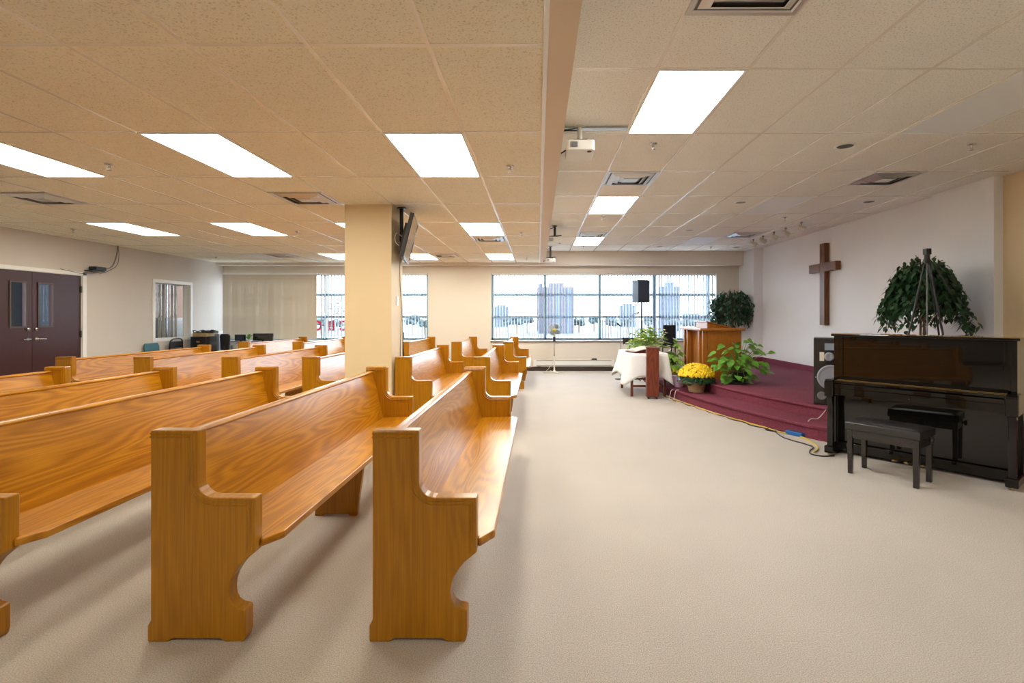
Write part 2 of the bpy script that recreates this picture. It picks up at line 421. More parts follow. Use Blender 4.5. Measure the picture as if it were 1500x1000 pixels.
MB().box((-.03, -.57, WZ1-WZ0-.03), (.03, .57, WZ1-WZ0)).build('head_rail', white, bl)

# ------------------------------------------------------------------ back windows
def back_window(nm, x0, x1, vert):
    y = YB+.15; b = MB(); t = .035
    b.box((x0, y, SZ0), (x1, y+.06, SZ0+.05)).box((x0, y, SZ1-.05), (x1, y+.06, SZ1))
    for x in vert: b.box((x-t, y, SZ0), (x+t, y+.07, SZ1))
    for z in (1.985, 1.402): b.box((x0, y+.004, z-.032), (x1, y+.066, z+.032))
    wn = struct(b.build(nm, alu))
    MB().box((x0, y+.028, SZ0), (x1, y+.034, SZ1)).build('glass', glassM, wn)
    b = MB().box((x0-.02, YB-.035, SZ0-.03), (x1+.02, YB+.15, SZ0))
    b.build('window_sill', white, wn, .006)
    MB().box((x0-.02, YB-.03, SZ0-.05), (x1+.02, YB-.001, SZ0-.03)).build('sill_edge', darkbr, wn)
    return wn
back_window('window_2', LX0, LX1, [LX0+.035, -6.85, -5.6, -4.1, LX1-.035])
back_window('window_3', RX0, RX1, [RX0+.035, .185, 1.625, 3.06, RX1-.15])
def blind(label, x0, x1, y, ang, wid, step, mat, z0=SZ0+.03):
    r = thing('vertical_blind', label, 'blind', ((x0+x1)/2, y, z0), 0, None)
    h = SZ1-.04-z0; b = MB(); n = int((x1-x0)/step)
    for k in range(n):
        xc = x0-(x0+x1)/2+step*(k+.5)+R.uniform(-.004, .004)
        a = ang+R.uniform(-.04, .04); dx, dy = math.cos(a)*wid/2, math.sin(a)*wid/2
        M = Matrix.Translation((xc, 0, 0))@Matrix.Rotation(a, 4, 'Z')
        b.box((-wid/2, -.0011, 0), (wid/2, .0011, h), M)
    b.build('slats', mat, r)
    MB().box((x0-(x0+x1)/2, -.03, h), (x1-(x0+x1)/2, .03, h+.04)).build('head_rail', white, r)
    return r
blind('open vertical blind across the left half of the wide window behind the fan', RX0+.02, 1.62, YB+.07, 1.33, .085, .0775, slatM)
blind('open vertical blind behind the speaker on its stand', 1.65, RX1-.02, YB+.07, 1.75, .085, .0775, slatM)
blind('closed beige vertical blind covering the far left window', LX0-.05, -5.72, YB-.05, .5, .089, .078, slatB)
blind('open vertical blind with red letters behind it, either side of the column', -5.70, LX1-.02, YB+.07, 1.50, .085, .0875, slatM)
# lettering on the glass, reading from outside
t = thing('window_lettering', 'red letters stuck on the window glass, seen reversed from inside', 'sign', (-5.0, YB+.145, 1.05))
def letter(ch, x):
    cu = bpy.data.curves.new('letter', 'FONT'); cu.body = ch; cu.size = .36; cu.extrude = .0015; cu.align_x = 'CENTER'; cu.offset = .012
    o = bpy.data.objects.new('letter', cu); C.objects.link(o); o.parent = t
    o.rotation_euler = (PI/2, 0, PI); o.location = (x, 0, 0); cu.materials.append(redp)
    me = bpy.data.meshes.new_from_object(o); bpy.data.objects.remove(o)
    o = bpy.data.objects.new('letter', me); C.objects.link(o); o.parent = t; o.rotation_euler = (PI/2, 0, PI); o.location = (x, 0, 0)
for ch, x in (('C', -.79), ('B', -.42), ('C', -.09)): letter(ch, x)
b = MB()
for r_ in range(7):
    for c_ in range(9):
        x, z = -.20+.045*c_, -.03-.07*r_
        for k in range(4):
            if R.random() < .5: b.box((x+R.uniform(-.015, .01), 0, z+R.uniform(-.02, .02)), (x+R.uniform(.012, .02), .002, z+R.uniform(-.02, .02)+.013))
            else: b.box((x+R.uniform(-.015, .012), 0, z-.02), (x+R.uniform(-.004, .018)+.008, .002, z+R.uniform(.0, .02)))
o = thing('window_notice', 'block of small dark characters on the window glass above the red letters', 'notice', (-5.27, YB+.145, 1.86)); b.build('lettering', inkp, o)['kind'] = 'stuff'

# ------------------------------------------------------------------ outside
struct(MB().box((-900, YB+8, -7.5), (900, 1200, -7.4)).build('ground', groundM))
def tower(label, px0, px1, pyt, Y, mat, bays, cap):
    p0, p1 = at(px0, pyt, Y), at(px1, pyt, Y); wdt = p1.x-p0.x; zt = p0.z+7.4
    r = thing('apartment_tower', label, 'building', ((p0.x+p1.x)/2, Y, -7.4))
    MB().box((-wdt/2, 0, 0), (wdt/2, wdt*.6, zt)).build('wall', mat, r)
    MB().box((-wdt*cap, 1, zt), (wdt*cap, wdt*.5, zt+zt*.09)).build('roof_block', mat, r)
    fl = 9; wi_ = None
    for i in range(bays):
        for j in range(fl):
            xc = -wdt/2+wdt*(i+.5)/bays; zc = zt*(j+.5)/fl
            if wi_ is None:
                wi_ = MB().box((-wdt/bays*.32, -.08, -zt/fl*.3), (wdt/bays*.32, .02, zt/fl*.3)).build('window', towG, r); q_ = wi_
            else:
                q_ = wi_.copy(); C.objects.link(q_); q_.parent = r
            q_.location = (xc, 0, zc)
    if mat is brickM:
        for x in (-wdt*.3, wdt*.05, wdt*.34): MB().box((x-wdt*.05, -.6, 0), (x+wdt*.05, -.1, zt*.97)).build('balcony_stack', concM, r)
tower('brick apartment tower beyond the window above the fan', 789, 841, 420, 260, brickM, 7, .22)
tower('pale slab tower left of the brick tower beyond the window', 786.5, 797, 421, 300, concM, 3, .3)
tower('hazy tower beyond the window right of the hung speaker', 969, 997, 419, 300, concM, 5, .2)
tower('low distant building at the left end of the wide window', 722, 745, 449, 420, concM, 6, .3)
tower('long low building beyond the window near the loudspeaker pole', 908, 932, 447, 420, concM, 6, .3)
def outtree(label, px, py, Y, rad, sq=(1, 1, 1)):
    Y *= 2.3; p = at(px, py, Y); b = MB(); h = p.z+7.4
    for k in range(16):
        a, u = R.uniform(0, 2*PI), R.uniform(-.7, .7)
        b.ball((math.cos(a)*rad*.65*sq[0], math.sin(a)*rad*.65, h-rad*sq[2]*(1-u*.6)), rad*R.uniform(.35, .55), 6, (1, 1, .8))
    r = thing('tree', label, 'tree', (p.x, Y, -7.4), 0, 'trees beyond the windows')
    b.build('crown', treeM, r)
    MB().tube([(0, 0, 0), (0, 0, max(1, h-rad))], [.4, .25]).build('trunk', trunkM, r)
for i, (px, py, Y, rad) in enumerate(((744, 461, 120, 3.2), (757, 459, 110, 3.2), (772, 459, 115, 3), (848, 463, 120, 3), (870, 459, 130, 3.4), (895, 462, 110, 3), (917, 463, 120, 3), (950, 462, 115, 3), (985, 462, 120, 3), (1012, 454, 100, 4), (1030, 456, 100, 4), (604, 458, 100, 3.2), (622, 464, 110, 3), (470, 462, 110, 3), (495, 464, 110, 3))):
    where = ['at the left end of the wide window', 'left of the towers', 'just left of the brick tower', 'at the foot of the brick tower, right side', 'right of the fan and towers', 'left of the loudspeaker', 'below the loudspeaker box', 'right of the loudspeaker pole', 'at the foot of the hazy tower', 'on the green rise, its left half', 'on the green rise, its right half', 'right of the column, tallest there', 'right of the column by the window edge', 'beside the closed beige blind', 'just left of the column'][i]
    outtree('hazy tree beyond the window, '+where, px, py, Y, rad)

# ------------------------------------------------------------------ ceiling fittings
def light_fit(label, xc, y0, z, kind):
    r = thing('ceiling_light', label, 'ceiling light', (xc, y0, z), 0, 'ceiling light panels')
    W, Ln, t = .60, 1.205, .018; b = MB()
    b.box((-W/2, 0, -.009), (-W/2+t, Ln, .001)).box((W/2-t, 0, -.009), (W/2, Ln, .001)).box((-W/2+t, 0, -.009), (W/2-t, t, .001)).box((-W/2+t, Ln-t, -.009), (W/2-t, Ln, .001))
    b.build('frame', white, r)
    MB().box((-W/2+t, t, -.006), (W/2-t, Ln-t, -.0015)).build('diffuser', {'W': lensW, 'N': lensN, 'O': lensoff}[kind], r)
cl = lambda k: -.552-PL*(k+.5)
LIT = [(cl(0), YLn[5], 'W', 'lit ceiling panel above the near pews, beside the bulkhead'),
       (cl(3), YLn[5], 'W', 'lit ceiling panel over the second pew row, second from the bulkhead'),
       (cl(6), YLn[5], 'W', 'lit ceiling panel cut by the left edge of the view'),
       (cl(9), YLn[8], 'W', 'lit ceiling panel in the middle row, above the double doors'),
       (cl(6), YLn[8], 'W', 'lit ceiling panel in the middle row, between doors and column'),
       (cl(3), YLn[8], 'W', 'lit ceiling panel half hidden by the left side of the column'),
       (cl(0), YLn[8], 'W', 'lit ceiling panel in the middle row, right of the television'),
       (cl(6), YLn[11], 'W', 'lit ceiling panel by the back windows, left of the column'),
       (cl(3), YLn[11], 'W', 'lit ceiling panel by the back windows, behind the television'),
       (cl(0), YLn[11], 'W', 'lit ceiling panel by the back windows, left of the far projectors'),
       (cl(9), YLn[11], 'O', 'unlit ceiling panel near the closed beige blind')]
for x, y, k, lb in LIT: light_fit(lb, x, y+.01, ZL, k)
crx = lambda k: .795+PR*(k+.5)
LITR = [(crx(0), YRn[5], 'N', 'lit ceiling panel right of the bulkhead, nearest the viewer'),
        (crx(0), YRn[8], 'N', 'lit ceiling panel right of the bulkhead, second back, behind a vent'),
        (crx(0), YRn[11], 'N', 'lit ceiling panel right of the bulkhead, farthest back'),
        (crx(4), YRn[5], 'O', 'unlit ceiling panel above the piano'),
        (crx(4), YRn[8], 'O', 'unlit ceiling panel above the stage, near the track lights'),
        (crx(4), YRn[11], 'O', 'unlit ceiling panel above the far corner of the stage')]
for x, y, k, lb in LITR: light_fit(lb, x, y+.005, ZR, k)
# two lit panels added out of view to brighten near ceiling and right wall
light_fit('added fill light panel behind the viewer, left of the bulkhead', cl(2), YLn[1], ZL, 'W')
light_fit('added fill light panel behind the viewer, over the right side', crx(4), YRn[1], ZR, 'N')

def ring(b, r0, z0, r1, z1, inward=False):
    vs = []
    for r, z in ((r0, z0), (r1, z1)): vs += [(-r, -r, z), (r, -r, z), (r, r, z), (-r, r, z)]
    b.add(vs, [(k, (k+1) % 4, 4+(k+1) % 4, 4+k) for k in range(4)])
def vent(label, xc, yc, z):
    r = thing('ceiling_vent', label, 'vent', (xc, yc, z), 0, 'square ceiling vents')
    MB().box((-.285, -.285, -.004), (.285, .285, -.001)).build('duct', dark, r)
    b = MB(); ring(b, .30, -.003, .30, -.010); ring(b, .30, -.010, .272, -.010); ring(b, .272, -.010, .262, -.004)
    b.build('frame', ventM, r)
    for a in (.235, .175, .115):
        b = MB(); ring(b, a+.012, -.006, a-.040, -.030); ring(b, a-.040, -.030, a-.043, -.028); ring(b, a-.043, -.028, a+.007, -.005)
        b.build('louvre', ventM, r)
    MB().box((-.085, -.085, -.029), (.085, .085, -.024)).build('center_plate', ventM, r)
vent('square ceiling vent between the lit panels, right of the near projector', crx(0), YRn[7]+.31, ZR)
vent('square ceiling vent beside the farthest lit panel right of the bulkhead', crx(0), YRn[11]-.31, ZR)
vent('square ceiling vent cut by the top edge of the view', crx(0), YRn[5]-.92, ZR)
vent('square ceiling vent above the cross, nearer the piano', crx(5), YRn[7]+.31, ZR)
vent('square ceiling vent beside the far end of the track lights', crx(5), YRn[11]-.31, ZR)
vent('square ceiling vent left of the top of the column', cl(3), YLn[7]-.31, ZL)
vent('square ceiling vent at the left edge, before the doors', cl(8), YLn[7]-.31, ZL)
vent('square ceiling vent above the closed beige blind', cl(8), YLn[11]+.31, ZL)
vent('square ceiling vent between television and far panels', cl(2), YLn[11]+.31, ZL)
vent('square ceiling vent right behind the middle lit panel', cl(0), YLn[9]+.31, ZL)
def on_ceiling(px, py, Z):
    Y = F*(Z-EYE)/(HY-py); return ((px-CX)*Y/F, Y, Z)
spr = None
def sprinkler(label, px, py, Z):
    global spr
    if spr is None:
        spr = thing('ceiling_sprinkler', label, 'sprinkler', (0, 0, 0), 0, 'ceiling sprinklers')
        MB().lathe([(.038, -.001), (.036, -.007), (.014, -.010)], 16).build('escutcheon', steel, spr)
        b = MB().lathe([(.012, -.008), (.011, -.03), (.006, -.034)], 10)
        b.tube([(-.011, 0, -.03), (-.014, 0, -.045), (0, 0, -.058)], .003, 6).tube([(.011, 0, -.03), (.014, 0, -.045), (0, 0, -.058)], .003, 6)
        b.lathe([(.001, -.061), (.022, -.060), (.022, -.058), (.001, -.056)], 12)
        b.build('nozzle', steel, spr); r = spr
    else: r = copy_tree(spr)
    r.location = on_ceiling(px, py, Z); r['label'] = label
for px, py, Z, lb in ((160, 240, ZL, 'left of the second lit panel'), (747, 243, ZL, 'between the near lit panel and the bulkhead'), (107, 335, ZL, 'above the double doors'), (435, 338, ZL, 'left of the column top, behind a vent'), (764, 340, ZL, 'right of the middle lit panel by the bulkhead'), (316, 376, ZL, 'near the corner over the beige blind'), (771, 377, ZL, 'left of the far projectors'),
                      (957, 210, ZR, 'just behind the near lit panel, right of the projector'), (1423, 211, ZR, 'above the piano near the right wall'), (883, 317, ZR, 'between the two far lit panels right of the bulkhead'), (854, 360, ZR, 'before the back beam, right of the bulkhead'), (1150, 318, ZR, 'just left of the track lights'), (1041, 361, ZR, 'above the far corner of the stage')):
    sprinkler('small metal sprinkler head '+lb, px, py, Z)
def downlight(label, px, py, bright):
    r = thing('recessed_downlight', label, 'downlight', on_ceiling(px, py, ZR), 0, 'recessed downlights')
    MB().lathe([(.075, -.001), (.095, -.003), (.095, -.007), (.076, -.009), (.072, -.002)], 28).build('trim_ring', white, r)
    MB().lathe([(.001, -.0015), (.074, -.0045)], 28).build('can', (greyp if bright else dark), r)
downlight('dark recessed downlight nearest the viewer, above the piano side', 1238, 213.5, 0)
downlight('recessed downlight with grey inside, left of the unlit stage panel', 1085, 296, 1)
downlight('dark recessed downlight above the cross', 1273, 295, 0)
downlight('recessed downlight with grey inside, near the farthest lit panel', 1010, 337, 1)
downlight('dark recessed downlight by the back beam', 966, 361, 0)
downlight('dark recessed downlight beyond the track lights', 1079, 362, 0)
# track lights
t = thing('track_light', 'white ceiling track with five spotlights aimed at the cross wall', 'track light', (4.52, 9.75, ZR))
MB().box((-.018, -1.15, -.03), (.018, 1.12, -.001)).build('track', white, t, .003)
for y in (8.84, 9.40, 9.87, 10.35, 10.82):
    q = Matrix.Translation((0, y-9.75, -.13))@Matrix.Rotation(math.radians(115), 4, 'Y')@Matrix.Rotation(R.uniform(-.5, .5), 4, 'X')
    s_ = MB().lathe([(.001, -.07), (.03, -.068), (.034, -.03), (.05, .05), (.05, .065), (.044, .062), (.03, .02), (.001, .015)], 16, (0, 0, 0), q).build('spotlight_head', cream, t)
    MB().box((-.012, y-9.77, -.06), (.012, y-9.73, -.028)).tube([(0, y-9.75, -.06), (0, y-9.75, -.1)], .008).build('bracket', greyp, s_)
# projectors
def projector(label, px, Y, zb, wd, dp, ht, strut=None):
    X = (px-CX)*Y/F
    r = thing('projector', label, 'projector', (X, Y, zb))
    b = MB().prism([(-wd/2+.012, 0), (wd/2-.012, 0), (wd/2, .02), (wd/2, dp-.02), (wd/2-.02, dp), (-wd/2+.02, dp), (-wd/2, dp-.02), (-wd/2, .02)], 0, ht)
    b.build('body', offw, r, .006)
    b = MB()
    for k in range(9): b.box((-wd*.38+wd*.03*k, -.004, ht*.25), (-wd*.38+wd*.03*k+wd*.018, .001, ht*.8))
    b.build('grille', greyp, r)
    MB().lathe([(.001, 0), (.018, 0), (.02, .006), (.012, .008), (.001, .004)], 20, (wd*.32, .05, .001), Matrix.Rotation(PI, 3, 'X')).build('lens', darkbr, r)
    top = ZR-zb
    MB().box((-.06, dp*.4-.06, ht), (.06, dp*.4+.06, ht+.025)).tube([(-.1, dp*.2, ht+.01), (.12, dp*.7, ht+.05)], .012).build('bracket', black, r)
    MB().tube([(0, dp*.4, ht+.02), (0, dp*.4, top)], .022, 14).lathe([(.045, top-.012), (.045, top-.001)], 18, (0, dp*.4, 0)).build('pole', cream if strut else black, r)
    b = MB().tube(sm([(-wd/2, dp*.6, ht*.6), (-wd/2-.05, dp*.6, ht*.3), (-wd/2-.06, dp*.6, ht*.9), (-wd/2-.04, dp*.55, ht+.12), (-.02, dp*.45, top-.03)]), .006)
    b.build('cable', black, r)
projector('white projector hung nearest the viewer, right of the bulkhead', 851, 4.36, 2.83, .235, .30, .085, True)
projector('white projector, middle one of the three along the bulkhead', 813, 9.3, 2.745, .27, .27, .11)
projector('white projector farthest back, beside the back beam', 806.5, 12.1, 2.70, .23, .26, .08)
o = MB().box((-.1, -.035, -.02), (.45, .035, -.001)).build('strut_rail', steel, None, .002, loc=(.36, 4.47, ZR)); tag(o, 'flat metal rail on the ceiling over the near projector', 'rail')
o.location = (.33, 4.50, ZR)

# ------------------------------------------------------------------ pews
EW, EH = .455, .922
def arc(cx, cz, r, a0, a1, n=8): return [(cx+r*math.cos(a0+(a1-a0)*k/n), cz+r*math.sin(a0+(a1-a0)*k/n)) for k in range(n+1)]
PROF = [(-.014, 0), (.075, 0), (.095, .014), (.305, .014), (.325, 0), (.405, 0), (.414, .03), (.414, .135), (.405, .142), (.378, .147)]
PROF += [(.358, .160), (.345, .185), (.341, .215), (.345, .25), (.357, .285), (.378, .318), (.40, .345), (.425, .366), (.455, .39)]
PROF += [(.455, .628), (.275, .628)] + arc(.275, .70, .072, -PI/2, -PI, 7)[1:] + [(.203, EH), (0, EH), (0, .095), (-.014, .07)]
EDGE = [(0, .50), (0, EH), (.203, EH), (.203, .70)] + arc(.275, .70, .072, PI, 1.5*PI, 7)[1:] + [(.455, .628), (.455, .39)]
def offset(poly, d):
    out = []; n = len(poly)
    for i, p in enumerate(poly):
        a = Vector(poly[max(i-1, 0)]); c = Vector(poly[min(i+1, n-1)]); p = Vector(p)
        t1 = (p-a).normalized() if i > 0 else (c-p).normalized(); t2 = (c-p).normalized() if i < n-1 else t1
        n1, n2 = Vector((t1.y, -t1.x)), Vector((t2.y, -t2.x)); m = (n1+n2).normalized()
        out.append(p+m*d/max(.5, m.dot(n1)))
    return out
def end_panel(y0, y1):
    b = MB().prism(PROF, y0, y1, 'Y')
    for d0, d1, h in ((.010, .018, .004), (.024, .034, .005)):
        A, B = offset(EDGE[1:], d0), offset(EDGE[1:], d1); mid = offset(EDGE[1:], (d0+d1)/2)
        for yy, sg in ((y0, -1), (y1, 1)):
            for i in range(len(A)-1):
                P = lambda q, o: (q.x, yy+sg*o, q.y)
                f1 = [P(A[i], 0), P(A[i+1], 0), P(mid[i+1], h), P(mid[i], h)]; f2 = [P(mid[i], h), P(mid[i+1], h), P(B[i+1], 0), P(B[i], 0)]
                if sg > 0: f1, f2 = f1[::-1], f2[::-1]
                b.quad(*f1); b.quad(*f2)
    return b
def make_pew(y0, y1):
    r = thing('church_pew', 'pew', 'pew', (0, y0, 0)); Ln = y1-y0; T = .068
    o1 = end_panel(0, T).build('end_panel', oakZ, r, .006, 2)
    o2 = end_panel(Ln-T, Ln).build('end_panel', oakZ, r, .006, 2)
    back = [(.175, .40), (.068, .868), (.035, .868), (.032, .845), (.135, .40)]
    MB().prism(back, T-.004, Ln-T+.004, 'Y').build('backrest', oakY, r, .004)
    MB().prism([(.028, .862), (.074, .862), (.078, .874), (.068, .886), (.034, .886), (.024, .876)], T-.003, Ln-T+.003, 'Y').build('top_rail', oakY, r, .004)
    c = .075
    seat = [(.150, T-.004), (.455, T-.004), (.455, T-.03), (.47, T-.03), (.525, T+c-.02), (.525, Ln-T-c+.02), (.47, Ln-T+.03), (.455, Ln-T+.03), (.455, Ln-T+.004), (.150, Ln-T+.004)]
    sb = MB(); n = len(seat); zt = lambda x: .425+.012*(x-.15)/.37
    vs = [(x, y, zt(x)-.036) for x, y in seat]+[(x, y, zt(x)) for x, y in seat]
    sb.add(vs, [list(range(n))[::-1], list(range(n, 2*n))]+[[i, (i+1) % n, n+(i+1) % n, n+i] for i in range(n)])
    sb.build('seat', oakY, r, .010, 3)
    sup = [(.10, 0), (.16, 0), (.17, .012), (.34, .012), (.35, 0), (.40, 0), (.45, .388), (.14, .388)]
    MB().prism(sup, Ln/2-.02, Ln/2+.02, 'Y').build('center_support', oakZ, r, .003)
    b = MB().box((-.006, .25, .66), (.085, Ln-.25, .672)).box((-.012, .25, .66), (-.002, Ln-.25, .74))
    for y in (.25, Ln/2, Ln-.26): b.box((-.008, y, .66), (.08, y+.012, .73))
    b.build('book_rack', oakY, r)
    return r
SECT = [(2.247, 5.13, [-.7226, -1.69, -2.78, -3.79, -4.85], 'nearest block'),
        (6.33, 9.04, [-.79, -1.76, -2.9, -3.89, -4.97, -5.93], 'middle block, level with the column'),
        (10.05, 12.66, [-.68, -1.69, -2.72, -3.78, -4.79, -5.85], 'far block by the windows')]
ORD = ['first', 'second', 'third', 'fourth', 'fifth', 'sixth']
for y0, y1, xs, nm in SECT:
    pr = make_pew(y0, y1)
    for k, x in enumerate(xs):
        o = pr if k == 0 else copy_tree(pr)
        o.location = (x, y0, 0)
        o['label'] = f'honey oak pew, {ORD[k]} from the open floor, {nm}'
        o['group'] = 'oak church pews'

# ------------------------------------------------------------------ television on the column side
tv = thing('television', 'flat television tilted down on a bracket beside the column', 'television', (-1.535, 6.5, 2.38))
nx = Vector((.81, .14, 0)).normalized(); ty = Vector((-.14, .81, 0)).normalized()
zz = Vector((.125, .022, .525)).normalized(); nrm = zz.cross(ty)*-1
nrm = ty.cross(zz); Mt = Matrix((( ty.x, zz.x, nrm.x, -.065), (ty.y, zz.y, nrm.y, 0), (ty.z, zz.z, nrm.z, 0), (0, 0, 0, 1)))
MB().box((-.41, -.27, -.045), (.41, .27, -.006), Mt).build('casing', black, tv, .006)
b = MB().box((-.41, -.27, -.008), (-.39, .27, .004), Mt).box((.39, -.27, -.008), (.41, .27, .004), Mt).box((-.39, .25, -.008), (.39, .27, .004), Mt).box((-.39, -.27, -.008), (.39, -.235, .004), Mt)
b.build('bezel', satin, tv)
MB().box((-.39, -.235, -.006), (.39, .25, -.001), Mt).build('screen', screen, tv)
MB().tube([(-.185, 0, ZL-2.38), (-.185, 0, -.02)], .024, 12).lathe([(.06, ZL-2.38-.012), (.06, ZL-2.38-.001)], 20, (-.185, 0, 0)).build('pole', blackm, tv)
MB().box((-.19, -.03, -.02), (-.11, .03, .05)).box((-.25, -.16, -.09), (.25, .16, -.045), Mt).build('bracket', blackm, tv)
MB().tube(sm([(-.14, -.05, .02), (-.21, -.14, .06), (-.215, -.17, -.05), (-.14, -.1, -.10), (-.13, -.04, -.04)]), .006).build('loose_cable', whtc, tv)
o = MB().tube(sm([(-1.735, 6.5, 2.2), (-1.775, 6.62, 1.95), (-1.775, 6.7, 1.5), (-1.777, 6.66, .9), (-1.777, 6.7, .03)]), .005).build('hanging_cable', greyp); tag(o, 'thin dark cord running down the column side below the television', 'cable')
o = MB().box((-.0035, -.035, -.057), (.009, .035, .057)).build('wall_switch', white, None, .003, loc=(-1.781, 6.52, 1.614)); tag(o, 'small white switch plate on the grey side of the column', 'switch')
# black folded stand behind the pew by the column
t = thing('tripod_stand', 'thin black folded stand behind the pew right of the column', 'stand', (-1.88, 7.15, 0))
MB().tube([(.0, 0, .5), (.0, 0, 1.62)], .009, 8).build('pole', blackm, t)
for k, (dx, dy) in enumerate(((-.03, .02), (.07, .03), (.05, -.05))):
    MB().tube([(0, 0, 1.15), (dx, dy, .004)], .008, 8).build('leg', blackm, t)
MB().box((-.02, -.02, 1.12), (.02, .02, 1.2)).box((-.03, -.015, .82), (.045, .015, .86)).build('collar', blackm, t)

# ------------------------------------------------------------------ wall box and cables on the left wall
t = thing('wall_box', 'small black box on a wall bracket above the door corner', 'electronics', (XW, 9.45, 2.24))
MB().box((.03, -.10, .02), (.17, .12, .085)).build('case', black, t, .006)
MB().box((.001, -.02, -.01), (.012, .05, .08)).box((.001, -.16, -.004), (.16, .1, .014)).build('bracket', blackm, t)
o = MB().tube(sm([(XW+.16, 9.56, 2.29), (XW+.12, 9.75, 2.36), (XW+.08, 9.9, 2.55), (XW+.05, 9.98, 2.78)]), .012).tube(sm([(XW+.1, 9.5, 2.2), (XW+.1, 9.7, 2.27), (XW+.05, 9.95, 2.4), (XW+.05, 10.0, 2.6), (XW+.05, 9.98, 2.78)]), .006).tube(sm([(XW+.1, 9.55, 2.25), (XW+.06, 9.4, 2.2), (XW+.03, 9.2, 2.185), (XW+.03, 8.8, 2.23)]), .005).build('cable_bundle', greyp)
tag(o, 'grey cables looping from the ceiling to the box by the doors', 'cable')

# ------------------------------------------------------------------ back left corner: chairs, boxes and desk
def shell_chair(name, label, loc, rz, mat):
    r = thing(name, label, 'chair', loc, rz)
    MB().prism([(-.21, -.2), (.21, -.2), (.22, .18), (.17, .22), (-.17, .22), (-.22, .18)], .43, .455).build('seat', mat, r, .01)
    MB().prism([(-.2, .55), (.2, .55), (.215, .8), (.18, .875), (-.18, .875), (-.215, .8)], -.24, -.215, 'Y', Matrix.Rotation(.08, 4, 'X')).build('backrest', mat, r, .01)
    for x in (-.18, .18):
        MB().tube([(x, .17, .43), (x, .2, .0)], .011).build('leg', steel, r); MB().tube([(x, -.25, .7), (x, -.19, .43), (x, -.22, .0)], .011).build('leg', steel, r)
    return r
shell_chair('plastic_chair', 'teal plastic chair by the left wall under the interior window', (-7.85, 10.86, 0), -PI/2, teal)
r = thing('folding_chair', 'black folding chair with rounded back, right of the teal chair', 'chair', (-7.86, 11.5, 0), -PI/2)
MB().prism([(-.2, -.18), (.2, -.18), (.2, .2), (-.2, .2)], .43, .455).build('seat', black, r, .01)
MB().tube(sm([(-.21, -.28, .0), (-.21, -.22, .45), (-.2, -.21, .8), (-.15, -.2, .9), (0, -.2, .92), (.15, -.2, .9), (.2, -.21, .8), (.21, -.22, .45), (.21, -.28, 0)], 4), .014).build('back_frame', blackm, r)
MB().prism([(-.19, .72), (.19, .72), (.17, .86), (-.17, .86)], -.215, -.2, 'Y').build('backrest', black, r, .006)
for x in (-.19, .19): MB().tube([(x, -.1, .44), (x, .24, 0)], .012).build('leg', blackm, r)
t = thing('filing_cabinet', 'black drawer cabinet against the left wall near the corner', 'cabinet', (-7.83, 12.1, 0))
MB().box((-.2, -.19, .03), (.17, .19, .95)).box((-.19, -.18, 0), (.16, .18, .03)).build('body', satin, t, .004)
for k in range(3):
    d = MB().box((-.185, -.2, .06+.3*k), (.155, -.189, .335+.3*k)).build('drawer', black, t, .003)
    MB().box((-.05, -.212, .21+.3*k), (.03, -.199, .25+.3*k)).build('handle', brass, d)
o = MB().box((-.16, -.15, 0), (.16, .15, .075)).build('carton', tanbox, None, .003, loc=(-7.85, 12.1, .951)); tag(o, 'tan cardboard carton on top of the black drawer cabinet', 'box')
o = MB().box((-.1, -.1, 0), (.1, .1, .08)).build('paper_stack', paper, None, .003, loc=(-7.86, 12.60, .992)); tag(o, 'white box of papers on the blue grey panel cabinet', 'papers')
b = MB()
for k in range(14):
    a = R.uniform(0, 6.3); c = Vector((R.uniform(-.2, .2), R.uniform(-.1, .1), R.uniform(.015, .04)))
    b.tube(sm([c, c+Vector((.08*math.cos(a), .08*math.sin(a), .03)), c+Vector((.15*math.cos(a+.6), .12*math.sin(a+.6), .0))], 4), .012, 6)
b.box((-.24, -.08, 0), (.24, .08, .02))
o = b.build('cable_heap', black, None, loc=(-7.80, 12.1, 1.027)); tag(o, 'heap of black cables piled on the tan carton', 'cables')
t = thing('equipment_cabinet', 'blue grey panelled cabinet right of the black drawer cabinet', 'cabinet', (-7.85, 12.62, 0))
MB().box((-.15, -.17, .04), (.15, .17, .99)).build('body', bluebox, t, .004)
MB().box((-.14, -.178, .08), (.14, -.169, .96)).build('door', bluebox, t, .003)
MB().box((-.12, -.15, 0), (.12, .15, .04)).build('plinth', black, t)
t = thing('desk', 'long pale desk along the back wall under the beige blind', 'desk', (-6.45, 12.98, 0))
MB().box((-1.15, -.3, .70), (1.15, .3, .73)).build('desk_top', cream, t, .004)
for x in (-1.1, 0, 1.1):
    for y in (-.26, .26): MB().box((x-.02, y-.02, 0), (x+.02, y+.02, .70)).build('leg', steel, t)
def monitor(name, label, loc, w_, h_, tilt=0, rz=0):
    r = thing(name, label, 'monitor', loc, rz)
    MB().box((-w_/2, -.02, .07), (w_/2, .02, .07+h_), Matrix.Rotation(tilt, 4, 'X')).build('casing', black, r, .005)
    MB().box((-w_/2+.012, -.024, .085), (w_/2-.012, -.019, .055+h_), Matrix.Rotation(tilt, 4, 'X')).build('screen', screen, r)
    MB().box((-.02, .0, .01), (.02, .03, .1)).box((-.09, -.07, 0), (.09, .08, .012)).build('stand', black, r)
monitor('monitor', 'small black monitor on the desk, left of the green plant', (-7.50, 13.0, .731), .28, .16)
monitor('monitor', 'wide black monitor on the desk, right of the green plant', (-6.94, 13.0, .731), .5, .185, -.12)
r = thing('office_chair', 'black high-backed office chair at the left end of the desk', 'chair', (-7.42, 12.42, 0))
MB().prism([(-.1, .62), (.1, .62), (.12, .95), (.09, 1.0), (-.09, 1.0), (-.12, .95)], -.22, -.17, 'Y').build('backrest', black, r, .015)
